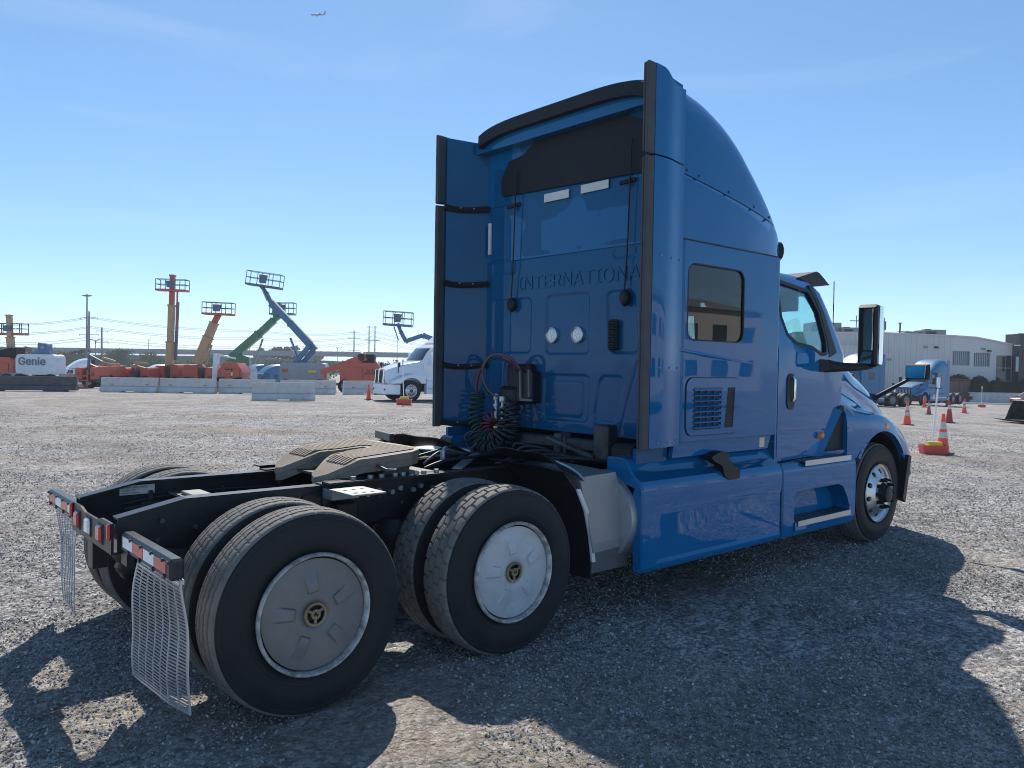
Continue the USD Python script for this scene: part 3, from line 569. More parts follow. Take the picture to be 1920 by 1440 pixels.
for s in (-1, 1):
    th_ = np.linspace(0, 2 * PI, 25)[:-1]
    obj("roof_corner_vent", mv(mv(lathe_y([(0, .0), (.055, -.006), (.072, -.018), (.088, -.004), (.085, .06), (0, .06)], 28), rz=(.95 if s < 0 else PI - .95)), (4.60, s * .972, 2.80)), PLAST, truck, smooth=40)
# ---- side extenders with rubber trailing edge, hinge straps and rivets
def ext_y(x): return 1.238 + .010 * np.sin((x - 2.42) / .46 * PI) - .036 * sstep((x - 2.62) / .26)
for s in (-1, 1):
    xs = np.linspace(2.50, 2.895, 14)
    def panel(zt, zb, name):
        secs = [[(x, s * ext_y(x), zb), (x, s * ext_y(x), zt(x)), (x, s * (ext_y(x) - .03), zt(x)), (x, s * (ext_y(x) - .03), zb)] for x in xs]
        return obj(name, loft(secs), BLUE, truck, smooth=40)
    topz = lambda x: 3.852 - .012 * sstep((x - 2.42) / .2) - .075 * sstep((x - 2.58) / .16)
    panel(topz, 3.226, "side_extender_top"); panel(lambda x: 3.214 - .0 * x, 1.178, "side_extender")
    for (za, zb) in ((3.222, 3.852), (1.168, 3.208)):
        obj("rubber_edge", cat(bx(2.418, 2.502, s * 1.242, s * 1.212, za, zb, .008), bx(2.418, 2.50, s * 1.212, s * 1.196, za + .01, zb - .01, .004)), RUBBER, truck)
    for z in (3.20, 2.505, 1.745, 1.215):
        obj("hinge_strap", tube(spline([(2.49, s * 1.19, z), (2.60, s * 1.150, z - .02), (2.74, s * 1.075, z - .015), (2.862, s * .985, z)], 10), [.030] * 10, 6), PLAST, truck)
        for k in range(4): obj("bolt", mv(trimesh.creation.icosphere(1, .009), (2.505 + .11 * k, s * (1.165 - .058 * k), z - .006)), SILVER, truck)
    for z in (2.53, 1.745, 1.215):
        for x in (2.585, 2.72, 2.85): obj("rivet", mv(trimesh.creation.icosphere(1, .009), (x, s * (ext_y(x) + .001), z)), SILVER, truck)
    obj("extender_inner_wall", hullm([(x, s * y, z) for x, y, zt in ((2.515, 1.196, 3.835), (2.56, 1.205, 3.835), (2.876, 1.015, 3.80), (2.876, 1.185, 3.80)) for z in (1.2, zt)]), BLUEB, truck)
    # lower side panel, crease, vents
    obj("lower_side_panel", pxz([(2.87, 1.195), (4.20, 1.195), (4.15, 1.085), (2.85, 1.085)], s * 1.175, s * 1.14), BLUE, truck)
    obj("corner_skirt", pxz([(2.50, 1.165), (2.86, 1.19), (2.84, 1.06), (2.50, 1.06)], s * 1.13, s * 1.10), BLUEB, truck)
    obj("side_crease", hullm([(2.75, s * (HWS + .001), 1.885), (2.76, s * (HWS + .001), 1.90), (3.2, s * (HWS + .010), 1.845), (3.2, s * (HWS - .004), 1.872), (3.2, s * (HWS - .004), 1.825), (4.20, s * (HWS - .003), 1.77), (4.20, s * (HWS - .003), 1.76)]), BLUE, truck)
    rp = rrect(2.966, 3.672, 1.243, 1.672, .075); lou = sbox(3.055, 1.285, 3.412, 1.60); mesh_ = Polygon([(3.497, 1.60), (3.60, 1.60), (3.575, 1.288), (3.452, 1.288)])
    vp = obj("vent_panel", pxz(rp.difference(lou).difference(mesh_), s * (HWS + .010), s * (HWS + .001)), BLUE, truck, smooth=False)
    obj("panel_seam", pxz(rp.buffer(.007).difference(rp), s * (HWS + .003), s * (HWS + .0005)), PLAST, truck)
    obj("vent_backing", cat(pxz(lou.buffer(.01), s * (HWS + .003), s * (HWS + .001)), pxz(mesh_.buffer(.008), s * (HWS + .003), s * (HWS + .001))), PLAST, vp)
    for k in range(8):
        z = 1.305 + k * .0405; obj("louvre", hullm([(x, s * y, zz) for x in (3.05, 3.415) for y, zz in ((HWS + .004, z), (HWS + .006, z + .012), (HWS + .024, z - .006), (HWS + .024, z - .011))]), BLUE, vp)
    for k in range(3): obj("louvre_rib", bx(3.135 + k * .09, 3.141 + k * .09, s * (HWS + .004), s * (HWS + .014), 1.286, 1.60), BLUE, vp)
    for k in range(14):
        z = 1.292 + k * .0225; t = (z - 1.288) / .312; obj("grille_slat", bx(3.455 + .042 * t, 3.574 + .024 * t, s * (HWS + .003), s * (HWS + .010), z, z + .009), PLAST, vp)
    obj("reflector_square", bx(4.02, 4.095, s * 1.1755, s * 1.1775, 1.100, 1.180), mat("cream_reflector", (.52, .42, .30), .4), truck, label="cream square reflector low on the sleeper side") if s < 0 else None
    # grab strut
    pg = Polygon([(3.215, 1.075), (3.25, 1.045), (3.36, 1.00), (3.40, .915), (3.46, .885), (3.60, .885), (3.61, .955), (3.50, 1.0), (3.45, 1.05), (3.43, 1.10), (3.36, 1.115), (3.30, 1.105)])
    obj("tank_strap_cover", pxz(pg.buffer(-.008).buffer(.008), s * 1.268, s * 1.19), PLAST, truck, smooth=40)
    # ---- side skirts
    prof = [(.93, 1.10), (1.06, 1.103), (1.098, 1.092), (1.125, 1.06), (1.145, 1.025), (1.172, .990), (1.205, .968), (1.236, .948), (1.254, .915), (1.262, .87), (1.262, .75), (1.262, .40), (1.255, .34), (1.235, .31), (1.19, .31), (1.19, .90), (.93, .98)]
    def skirt(x0, x1, prof, e=.012):
        c = np.mean(prof, 0); ins = lambda k: [(a + (c[0] - a) * 0 - k * (a > 1.2), b - k * (b > .9) + k * (b < .35)) for a, b in prof]
        secs = [[(x, s * a, b) for a, b in ins(k)] for x, k in ((x0, e), (x0 + e, 0), (x1 - e, 0), (x1, e))]
        return man(loft(secs))
    rear = skirt(2.42, 4.256, prof)
    def recess(o, i, d):  # hollow that narrows from outline o to outline i
        return m3d.Manifold.hull_points(np.array([(x, s * 1.263, z) for x, z in o] + [(x, s * 1.30, z) for x, z in o] + [(x, s * (1.262 - d), z) for x, z in i]))
    rear = rear - recess([(2.575, .352), (4.30, .352), (4.30, .80), (2.60, .70)], [(2.615, .385), (4.30, .385), (4.30, .70), (2.66, .52)], .020)
    obj("side_skirt", tri(rear), BLUE, truck, smooth=22)
    if s > 0: obj("skirt_inside", pyz([(s * (a - .02 if a > 1.1 else a), b - .02 if b > .9 else b + .012) for a, b in prof], 2.4125, 2.4185), PLAST, truck)
    prof2 = [(.93, .955), (1.08, .955), (1.16, .948), (1.22, .935), (1.248, .905), (1.256, .87), (1.260, .70), (1.260, .40), (1.252, .345), (1.235, .31), (1.06, .31), (.93, .5)]
    fr = skirt(4.272, 5.60, prof2)
    rc = rpoly([(4.46, .435), (5.49, .435), (5.43, .56), (5.34, .67), (5.24, .70), (4.46, .70)], .03)
    fr = fr - mprism(rc, s * 1.10, s * 1.4)
    obj("step_skirt", tri(fr), BLUE, truck, smooth=35)
    obj("skirt_joint", bx(4.254, 4.274, s * 1.24, s * .95, .32, .945), PLAST, truck)
    for (x0, x1, z, ya, yb, nm) in ((4.62, 5.47, .952, 1.15, 1.262, "step_tread"), (4.50, 5.46, .437, 1.11, 1.275, "step_tread")):
        st = obj(nm, bx(x0, x1, s * ya, s * yb, z - .012, z + .004, .003), TREADM, truck); obj("tread_nosing", bx(x0, x1, s * (yb + .001), s * (yb + .007), z - .045, z + .005, .003), ALUD, st)
        for i in range(int((x1 - x0) / .05)):
            for j in range(2): obj("tread_stud", hullm([(x0 + .03 + i * .05 + a, s * (ya + .03 + j * .045) + b, z + .003 + c) for a, b, c in ((-.016, 0, 0), (.016, 0, 0), (0, -.009, 0), (0, .009, 0), (0, 0, .006))]), TREADM, st)
    obj("step_box", hullm([(x, s * y, z) for x in (4.46, 4.66) for y, z in ((1.13, .43), (1.272, .43), (1.272, .36), (1.13, .33))]), BLUE, truck)
    # silver box, guard and tank behind the drive wheel
    pb = [(-1.125, .50), (-1.12, 1.005), (-.60, 1.03), (-.60, .50)]
    bxs = hullm([(x, s * y, z) for x, y, z in ((1.96, 1.10, 1.005), (2.33, 1.09, 1.012), (2.08, 1.125, .485), (2.49, 1.11, .49), (1.96, .55, 1.03), (2.33, .55, 1.03), (2.08, .55, .485), (2.49, .55, .49), (2.075, 1.128, .55), (2.475, 1.113, .555))])
    obj("silver_box", bxs, SILVER, truck); obj("box_lower_panel", hullm([(x, s * y, z) for x in (2.09, 2.46) for y, z in ((1.105, .484), (.6, .484), (.6, .34), (1.10, .34))]), GREYM, truck)
    obj("fuel_tank", mv(cyl((2.36, 0, 0), (3.9, 0, 0), .32, 40), (0, s * .90, .68)), ALUD, truck, smooth=30)
    gd = [(1.62, 1.10), (1.80, 1.05), (1.92, .93), (2.0, .78), (2.05, .60), (2.08, .42), (2.08, .30)]
    obj("mud_guard", loft([[(x + a, s * y, z) for y, a in ((.55, 0), (1.10, 0), (1.10, .02), (.55, .02))] for x, z in gd]), PLAST, truck, smooth=50)
    obj("guard_edge", loft([[(x + a, s * y, z) for y, a in ((1.085, .002), (1.115, .002), (1.115, .035), (1.085, .035))] for x, z in gd[2:6]]), WTAPE, truck, smooth=50)
    fl = spline([(2.12, s * .28, 1.03), (2.09, s * .5, 1.05), (2.05, s * .8, 1.055), (2.02, s * 1.0, 1.02), (1.98, s * 1.12, .985)], 12)
    obj("rubber_flap", loft([[(x, y, z), (x - .22, y, z + .10 + .01 * math.sin(k)), (x - .225, y, z + .095 + .01 * math.sin(k)), (x, y, z - .006)] for k, (x, y, z) in enumerate(fl)]), DARKW, truck, smooth=60)
    obj("flap_strip", tube(fl + np.array([-.0, 0, .012]), .012, 6), ALUD, truck)
    # cab step fairing ahead of the step, with turn lamp
    obj("cowl_side", pxz([(4.30, .96), (5.10, .96), (5.50, 1.20), (4.30, 1.215)], s * 1.10, s * 1.07), BLUE, truck)
    obj("kick_fairing", cat(hullm([(x, s * y, z) for x, y, z in ((4.98, 1.11, .955), (5.12, 1.155, .955), (5.52, 1.14, 1.36), (5.44, 1.10, 1.40), (4.98, 1.03, .955), (5.12, 1.03, .955), (5.52, 1.0, 1.36), (5.44, 1.0, 1.40))]), hullm([(x, s * y, z) for x in (5.10, 5.60) for y, z in ((1.145, .955), (1.145, .99), (1.0, .955), (1.0, .99))])), BLUE, truck)
    obj("scoop_backing", pxz([(5.16, .96), (5.60, .96), (5.60, 1.41), (5.50, 1.39)], s * 1.118, s * 1.0), DARKW, truck)
    obj("turn_lamp", mv(lathe_y([(0, -.022), (.02, -.018), (.030, -.006), (.032, .01)], 20), (5.12, s * 1.15, 1.145), rz=0 if s < 0 else PI), AMBER, truck, smooth=40)
# ---- hood with fenders
HX = [5.60, 5.85, 6.1, 6.32, 6.6, 6.94, 7.2, 7.38, 7.47]
HS = {  # hood shoulder y, z, crown dz ; valley y, z ; fender top y, z ; fender side y, z ; bottom y
    "ys": [.96, .94, .90, .86, .815, .75, .68, .60, .50], "zs": [1.875, 1.85, 1.81, 1.745, 1.665, 1.555, 1.43, 1.27, 1.10], "dz": [.07] * 7 + [.05, .03],
    "yv": [1.03, 1.00, .97, .94, .91, .87, .84, .80, .70], "zv": [1.52, 1.47, 1.42, 1.37, 1.30, 1.17, 1.04, .93, .84],
    "yf": [1.10, 1.09, 1.07, 1.065, 1.055, 1.03, 1.00, .96, .80], "zf": [1.40, 1.375, 1.345, 1.325, 1.255, 1.09, .94, .85, .78],
    "yo": [1.15, 1.165, 1.175, 1.175, 1.17, 1.15, 1.10, 1.02, .84], "zo": [1.28, 1.27, 1.255, 1.24, 1.17, 1.00, .86, .78, .72]}
from scipy.interpolate import CubicSpline
HI = {k: PchipInterpolator(HX, v) for k, v in HS.items()}
secs = []
for x in np.r_[np.linspace(5.60, 7.2, 34), np.linspace(7.24, 7.47, 8)]:
    q = {k: float(p(x)) for k, p in HI.items()}
    key = [(0, q["zs"] + q["dz"]), (q["ys"] * .55, q["zs"] + q["dz"] * .80), (q["ys"] * .9, q["zs"] + .01), (q["ys"] + .012, q["zs"] - .07), (q["yv"] - .02, (q["zs"] + q["zv"]) / 2 - .03), (q["yv"], q["zv"]), (q["yf"], q["zf"]), (q["yo"] - .02, (q["zf"] + q["zo"]) / 2 + .015), (q["yo"], q["zo"]), (q["yo"] + .012, q["zo"] - .16), (q["yo"] + .010, min(q["zo"] - .2, .90))]
    t = np.r_[0, np.cumsum(np.linalg.norm(np.diff(key, axis=0), axis=1))]; c = CubicSpline(t, key)
    half = [tuple(c(u)) for u in np.linspace(0, t[-1], 40)]; zb = min(.92, half[-1][1])
    half[0] = (0.0, half[0][1])
    half = half + [(q["yo"] - .03, min(.90, half[-1][1])), (0.0, min(.90, half[-1][1]) - .02)]
    secs.append([(x, y, z) for y, z in half] + [(x, -y, z) for y, z in half[1:-1][::-1]])
hood = man(loft(secs))
for s in (-1, 1):
    arch = m3d.Manifold.cylinder(.62, .625, .625, 64).rotate([90, 0, 0]).translate([6.33, .31, .52]).translate([0, s * 1.05, 0])
    hood = hood - arch
hood = hood - mbox(5.0, 7.6, -.80, .80, .5, 1.05)
obj("hood", tri(hood), BLUE, truck, smooth=32)
obj("hood_gap", hullm([(x, y, z) for x in (5.575, 5.605) for y, z in ((-1.04, 1.0), (1.04, 1.0), (-1.03, 1.5), (1.03, 1.5), (-.94, 1.86), (.94, 1.86))]), PLAST, truck)
obj("cowl", hullm([(x, y, z) for y, z, x in ((-1.05, 1.83, 5.5), (1.05, 1.83, 5.5), (-.95, 1.88, 5.60), (.95, 1.88, 5.6), (-.7, 1.90, 5.86), (.7, 1.90, 5.86), (0, 1.92, 5.93), (-.7, 1.84, 5.93), (.7, 1.84, 5.93))]), PLAST, truck)
for s in (-1, 1):
    a = np.linspace(-.12, PI + .12, 26)
    obj("wheel_arch_liner", loft([[(6.33 + r * math.cos(t), s * y, .52 + r * math.sin(t)) for r, y in ((.622, 1.13), (.605, 1.13), (.605, .72), (.622, .72))] for t in a]), PLAST, truck, smooth=40)
    obj("inner_fender", bx(5.72, 6.95, s * .70, s * .72, .5, 1.15), PLAST, truck)
    obj("arch_lip", loft([[(6.33 + r * math.cos(t), s * y, .52 + r * math.sin(t)) for r, y in ((.618, 1.188), (.655, 1.180), (.655, 1.165), (.618, 1.165))] for t in np.linspace(.62, PI - .62, 30)]), BLUE, truck, smooth=40)
    obj("fender_marker", mv(cb(0, 0, 0, .075, .02, .06, .012), (6.43, s * 1.178, 1.185)), AMBER, truck)
    obj("fender_strake", tube(spline([(5.60, s * 1.085, 1.40), (5.68, s * 1.12, 1.375), (5.74, s * 1.15, 1.31)], 6), .012, 6), SILVER, truck)
    obj("bumper_end", hullm([(x, s * y, z) for x, y, z in ((6.93, 1.20, .86), (6.93, 1.0, .86), (6.86, 1.18, .40), (6.86, 1.0, .40), (7.0, 1.20, .84), (7.40, .95, .80), (7.40, .95, .36), (6.95, 1.17, .34), (7.4, .6, .8), (7.4, .6, .36))]), PLAST, truck)
    obj("head_lamp", hullm([(x, s * y, z) for x, y, z in ((7.12, 1.03, .90), (7.35, .86, .86), (7.12, 1.05, .80), (7.38, .88, .76), (7.2, .8, .86), (7.36, .75, .82))]), CLRL, truck)
obj("bumper", hullm([(x, y, z) for y, xx in ((-1.0, 7.36), (1.0, 7.36), (-.7, 7.50), (.7, 7.50)) for x, z in ((xx, .36), (xx, .76), (xx - .3, .76), (xx - .3, .36))]), PLAST, truck)
gr = obj("grille", hullm([(x, y, z) for y in (-.46, .46) for x, z in ((7.46, .78), (7.49, .80), (7.43, 1.14), (7.40, 1.14))]), PLAST, truck)
for k in range(9): obj("grille_bar", bar((7.495, -.42 + k * .105, .80), (7.438, -.42 + k * .105, 1.12), .02, .02), CHROME, gr)
# ---- back wall with pressed panels
ny, nz = 220, 300
yy = np.linspace(-1.02, 1.02, ny); zz = np.linspace(1.195, 3.76, nz); Y, Z = np.meshgrid(yy, zz, indexing="ij")
def sdf(a, b, c, d, r, sh=0.0):  # rounded box between y a..b and z c..d, sheared by sh
    yc = Y - (Z - (c + d) / 2) * sh
    qx, qz = np.abs(yc - (a + b) / 2) - (b - a) / 2 + r, np.abs(Z - (c + d) / 2) - (d - c) / 2 + r
    return np.hypot(np.maximum(qx, 0), np.maximum(qz, 0)) + np.minimum(np.maximum(qx, qz), 0) - r
h = np.zeros_like(Y)
for a, b, c, d, r, dep, sh in ((-.30, .20, 1.85, 2.35, .04, .012, 0), (.40, .90, 1.86, 2.345, .05, .010, 0), (-.80, -.51, 1.855, 2.345, .06, .012, .10), (-.31, .22, 1.29, 1.675, .05, .014, -.05), (-.24, .15, 1.33, 1.62, .04, -.008, -.05),
                            (-.66, -.40, 1.31, 1.675, .06, .010, -.18), (.62, .92, 2.58, 2.68, .03, .008, 0), (-.80, -.55, 2.60, 2.68, .03, .008, 0), (-.70, -.40, 2.75, 3.0, .01, .004, 0), (-.38, -.04, 2.75, 3.0, .01, .004, 0), (-.02, .28, 2.75, 3.0, .01, .004, 0)):
    h -= dep * sstep(-sdf(a, b, c, d, r, sh) / .016 + .5)
h -= .012 * (1 - sstep((np.abs(Z - 2.70) - .002) / .006))
dl = np.abs((Y + .66) + (Z - 1.258) * (.158 / .524)); h -= .010 * (1 - sstep((dl - .003) / .008)) * (Z < 1.79); h += .012 * sstep((-(Y + .66) - (Z - 1.258) * .302) / .02) * (Z < 1.8)
h += .018 * sstep((Y - .70) / .05) * (Z < 3.2) - .02 * sstep((Y - .93) / .03)
h += .02 * sstep((3.2 - Z) / .03) * (Z > 2.7) * 0 + .004 * (meshkit.fbm(np.stack([Y * 3, Z * 3, 0 * Y], -1), 3) - .5)
v = np.stack([2.868 - h, Y, Z], -1).reshape(-1, 3); i, j = np.meshgrid(np.arange(ny - 1), np.arange(nz - 1), indexing="ij")
q = np.stack([i * nz + j, i * nz + j + 1, (i + 1) * nz + j + 1, (i + 1) * nz + j], -1).reshape(-1, 4)
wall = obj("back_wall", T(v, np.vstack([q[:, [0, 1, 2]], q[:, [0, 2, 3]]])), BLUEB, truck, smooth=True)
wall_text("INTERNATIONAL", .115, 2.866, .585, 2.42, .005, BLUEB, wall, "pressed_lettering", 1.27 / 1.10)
dk = rpoly([(.80, 3.285), (.80, 3.44), (.70, 3.585), (.50, 3.61), (.34, 3.71), (-.56, 3.735), (-.68, 3.69), (-.84, 3.63), (-.92, 3.60), (-.92, 3.225)], .03)
obj("recess_panel", pyz(dk, 2.842, 2.852), DARKW, truck, label="dark matte panel under the roof edge")
for a, b, c, d in ((-.06, .237, 3.152, 3.222), (-.50, -.20, 3.162, 3.230)): obj("reflective_strip", bx(2.850, 2.858, a, b, c, d), WTAPE, truck)
obj("reflective_strip", bx(2.832, 2.846, .930, .965, 2.77, 3.06), WTAPE, truck)
for y, z in ((.127, 2.008), (-.176, 2.007)):
    l_ = obj("work_lamp", mv(lathe_z([(0, .016), (.045, .014), (.055, .010), (.056, -.01)], 32), (2.872, y, z), ry=-PI / 2), CLRL, truck, smooth=40)
    obj("lamp_bezel", mv(lathe_z([(.055, .012), (.060, .020), (.068, .016), (.072, -.01)], 32), (2.872, y, z), ry=-PI / 2), ALU, l_, smooth=40)
    obj("lamp_cells", [cyl((2.8568, y + .024 * math.cos(k * PI / 2 + .4), z + .024 * math.sin(k * PI / 2 + .4)), (2.8545, y + .024 * math.cos(k * PI / 2 + .4), z + .024 * math.sin(k * PI / 2 + .4)), .015, 12) for k in range(4)], ALU, l_, smooth=True)
vb = obj("cab_vent", bx(2.838, 2.868, -.625, -.535, 1.875, 2.12, .012), PLAST, truck)
for k in range(11): obj("vent_slat", hullm([(2.838 + a, y, 1.888 + k * .0205 + b) for y in (-.617, -.543) for a, b in ((0, 0), (0, .012), (-.014, -.001), (-.014, .003))]), PLAST, vb)
for y, z0, z1 in ((.60, 2.34, 3.49), (-.73, 2.33, 3.50)):
    r_ = obj("antenna_rod", tube([(2.835, y + .03, z0), (2.825, y, z0 + .3), (2.82, y - .03, z1)], .006, 6), PLAST, truck)
    rb_ = trimesh.creation.icosphere(2, 1.0); rb_.vertices = rb_.vertices * np.c_[np.full(len(rb_.vertices), .035), .050 - .016 * np.clip(-rb_.vertices[:, 2], 0, 1), np.full(len(rb_.vertices), .066)]
    obj("rod_base", mv(rb_, (2.845, y + .03, z0 - .05)), PLAST, truck, smooth=True)
    obj("rod_clip", bar((2.87, y - .04, 3.19), (2.80, y + .07, 3.16), .025, .03, .004), PLAST, truck)
# ---- connection box, hoses and coils
cx_ = 2.78
eb = obj("connection_box", cat(bx(2.76, 2.865, .30, .60, 1.54, 1.76, .02), bx(2.74, 2.865, .24, .44, 1.42, 1.70, .02), bx(2.72, 2.86, .42, .66, 1.40, 1.56, .03)), PLAST, truck)
obj("box_latch", cat(bar((2.735, .37, 1.70), (2.735, .36, 1.46), .028, .02), bar((2.735, .26, 1.71), (2.735, .25, 1.48), .028, .02), bar((2.735, .37, 1.45), (2.735, .22, 1.45), .02, .02)), GREYM, eb)
for y, dz in ((.655, 0), (.565, -.02)):
    obj("glad_hand", cat(lathe_z([(0, 0), (.028, .0), (.034, .02), (.028, .05), (0, .055)], 14, (2.70, y, 1.44 + dz)), cyl((2.70, y, 1.44 + dz), (2.69, y - .01, 1.24 + dz), .015, 8), cyl((2.70, y, 1.38 + dz), (2.70, y, 1.40 + dz), .026, 10)), ALUD, truck, smooth=40)
def coil(path, R, turns, r, m, name="coiled_hose"):
    p = spline(path, turns * 18); t = np.gradient(p, axis=0); t /= np.linalg.norm(t, axis=1, keepdims=True); a = np.cross(t, [1.0, .3, .1]); a /= np.linalg.norm(a, axis=1, keepdims=True); b = np.cross(t, a)
    an = np.linspace(0, turns * 2 * PI, len(p)); rr_ = R * (1 + .12 * np.sin(an * .37))
    obj(name, tube(p + a * (rr_ * np.cos(an))[:, None] + b * (rr_ * np.sin(an))[:, None], r, 6), m, truck, smooth=True)
coil([(2.66, .86, 1.50), (2.64, .87, 1.32), (2.62, .80, 1.16), (2.60, .64, 1.08), (2.62, .48, 1.16), (2.66, .44, 1.36), (2.70, .43, 1.42)], .060, 22, .011, HOSE_G)
coil([(2.68, .60, 1.30), (2.64, .70, 1.20), (2.62, .64, 1.13), (2.62, .52, 1.14), (2.66, .50, 1.26)], .050, 12, .010, HOSE_R)
coil([(2.60, .76, 1.12), (2.57, .66, 1.02), (2.57, .54, 1.00), (2.60, .42, 1.08), (2.64, .36, 1.20)], .080, 14, .011, HOSE_B)
coil([(2.66, .40, 1.40), (2.64, .36, 1.25), (2.62, .38, 1.10), (2.64, .46, 1.02)], .060, 10, .011, HOSE_B)
for pts, m, r in (([(2.74, .40, 1.70), (2.66, .45, 1.80), (2.62, .62, 1.84), (2.62, .78, 1.70), (2.64, .86, 1.55), (2.66, .86, 1.47)], HOSE_R, .010), ([(2.74, .38, 1.70), (2.66, .45, 1.82), (2.61, .64, 1.82), (2.61, .74, 1.66), (2.66, .68, 1.50), (2.70, .57, 1.46)], HOSE_S, .011), ([(2.74, .42, 1.70), (2.68, .5, 1.78), (2.62, .66, 1.79), (2.62, .76, 1.62), (2.66, .66, 1.46)], HOSE_B, .010),
                  ([(2.69, .645, 1.24), (2.66, .62, 1.12), (2.60, .56, 1.0), (2.55, .44, 1.02), (2.3, .2, 1.05)], HOSE_B, .011), ([(2.69, .555, 1.22), (2.64, .50, 1.05), (2.58, .40, .99), (2.4, .25, 1.04)], HOSE_S, .011), ([(2.60, .84, 1.15), (2.56, .92, 1.08), (2.56, .86, 1.00), (2.58, .70, .97)], HOSE_S, .009)):
    obj("hose", tube(spline(pts, 30), r, 8), m, truck, smooth=True)
obj("hose_tag", cb(2.585, .52, 1.205, .012, .05, .02, .003), YTAG, truck)
# ---- below and behind the cab: cross beam, transmission, lines
obj("cab_mount_beam", cat(bx(2.70, 2.84, -.9, .9, 1.08, 1.16, .01), bx(2.62, 2.74, -.75, -.60, 1.02, 1.30, .01), bx(2.66, 2.80, -.2, -.12, .95, 1.2, .01)), STEELD, truck)
obj("cab_damper", cat(cyl((2.62, -.10, 1.16), (2.62, -.62, 1.04), .022, 8), cyl((2.62, -.45, 1.08), (2.62, -.62, 1.04), .03, 8), cyl((2.62, -.30, 1.18), (2.62, -.30, 1.0), .014, 8)), STEELD, truck)
obj("transmission", cat(bx(2.75, 4.2, -.38, .38, .55, .98, .06), cyl((2.2, 0, .66), (2.75, 0, .68), .14, 16)), STEELD, truck)
obj("engine_block", bx(4.3, 6.9, -.36, .36, .5, 1.05, .05), STEELD, truck)
obj("reservoir", bx(2.60, 2.84, -1.02, -.78, 1.02, 1.17, .03), PLAST, truck)
for k in range(5): obj("hose", tube(spline([(1.9 + .1 * k, -.30 + .05 * k, 1.02), (2.2, -.5 + .08 * k, 1.06 + .02 * k), (2.5, -.7 + .1 * k, 1.05), (2.8, -.85 + .12 * k, 1.0)], 16), .012, 6), HOSE_B, truck, smooth=True)
obj("front_axle", cyl((6.389, -.95, .493), (6.389, .95, .493), .07, 16), STEELD, truck, smooth=30)
obj("underbody_tray", bx(2.5, 5.6, -.9, .9, .42, .50, .02), STEELD, truck)

# ---- small chassis fittings: brake lines, clamps, valve blocks
for s in (-1, 1):
    for k, (z, m) in enumerate(((.90, HOSE_B), (.865, HOSE_G), (.83, HOSE_B))):
        obj("brake_line", tube(spline([(-.45, .418 * s - .0 * k, z - .04), (.2, .405 * s, z), (.9, .40 * s, z - .02), (1.8, .405 * s, z + .02), (2.6, .40 * s, z)], 24), .011, 6), m, truck, smooth=True)
    for x in (-.3, .15, .55, 1.0, 1.6, 2.1): obj("line_clamp", cb(x, .412 * s, .865, .025, .03, .13, .004), STEELD, truck)
    obj("flap_clamp_strip", bx(-.668, -.640, .60 * s, 1.21 * s, .752, .776, .003), ALUD, truck)
    for y in (.64, .80, .96, 1.12, 1.19): obj("bolt", cyl((-.705, y * s, .855), (-.714, y * s, .855), .008, 6), STEELD, truck)
    for x in (-.60, -.52, -.25, -.12, .02, .2): obj("bolt", cyl((x, .43 * s, .80 + .03 * ((x * 50) % 2)), (x, .445 * s, .80 + .03 * ((x * 50) % 2)), .012, 6), STEELD, truck)
    obj("axle_hose", tube(spline([(-.2, .42 * s, .85), (-.05, .50 * s, .78), (.12, .58 * s, .72), (.28, .62 * s, .68)], 14), .013, 6), HOSE_B, truck, smooth=True)
    obj("valve_block", cat(cb(-.30, .40 * s, .82, .12, .05, .10, .01), cyl((-.30, .38 * s, .82), (-.30, .33 * s, .82), .02, 8)), STEELD, truck)
obj("air_tank", cat(cyl((1.45, -.22, .80), (1.45, .22, .80), .11, 20), cyl((1.9, .0, .70), (2.5, .0, .70), .12, 20)), BLACK, truck, smooth=30)
obj("release_handle", tube([(.80, -.42, 1.10), (.80, -.56, 1.08), (.84, -.60, 1.08), (.86, -.56, 1.08)], .010, 6), STEELD, truck)
obj("coupling_jaw", cat(cyl((.985, 0, 1.04), (.985, 0, 1.12), .075, 18), bx(.9, 1.2, -.11, .11, 1.05, 1.10, .01)), STEELD, truck)

# ================================================================== THE YARD BEHIND: materials
CONC = mat("pale_concrete", (.50, .462, .425), .85, 0, 0, .14, 1.2, .3, 30, dust=.5, dust_col=(.20, .19, .18), dscale=1.5)
CONCD = mat("dark_stained_barrier", (.055, .052, .05), .8, 0, 0, .3, 1.5, .2, 20, dust=.35, dust_col=(.13, .12, .11))
ORANGE = mat("lift_orange", (.46, .068, .028), .5, 0, .2, .1, 1.5, dust=.35, dust_col=(.26, .12, .08))
CREAM = mat("boom_cream", (.40, .245, .115), .5, 0, .2, .12, 1.5, dust=.35, dust_col=(.26, .15, .08))
LBLUE = mat("lift_blue", (.025, .11, .21), .45, 0, .3, .1, 2, dust=.25)
LGREY = mat("lift_grey", (.24, .26, .28), .5, 0, .2, .1, 2, dust=.3)
LWHITE = mat("lift_white", (.58, .60, .61), .45, 0, .3, .05, 2, dust=.25)
GREEN = mat("lift_green", (.03, .17, .075), .45, 0, .3, .1, 2, dust=.2)
RAILM = mat("rail_steel", (.10, .12, .14), .5, .3, 0, .1, 4)
CONE = mat("cone_orange", (.80, .075, .025), .5, 0, .1, .08, 5, dust=.2, dust_col=(.45, .12, .07))
CONEB = mat("cone_brown", (.20, .095, .055), .7, 0, 0, .1, 5)
CONED = mat("cone_dull_red", (.36, .03, .03), .6, 0, 0, .1, 5)
COLLAR = mat("cone_collar", (.45, .43, .42), .4, 0, 0, .1, 8, dust=.2)
REDTUB = mat("red_tub", (.50, .055, .035), .5, 0, .1, .1, 5, dust=.2, dust_col=(.40, .10, .06))
WPOLE = mat("white_pole", (.70, .70, .68), .5)
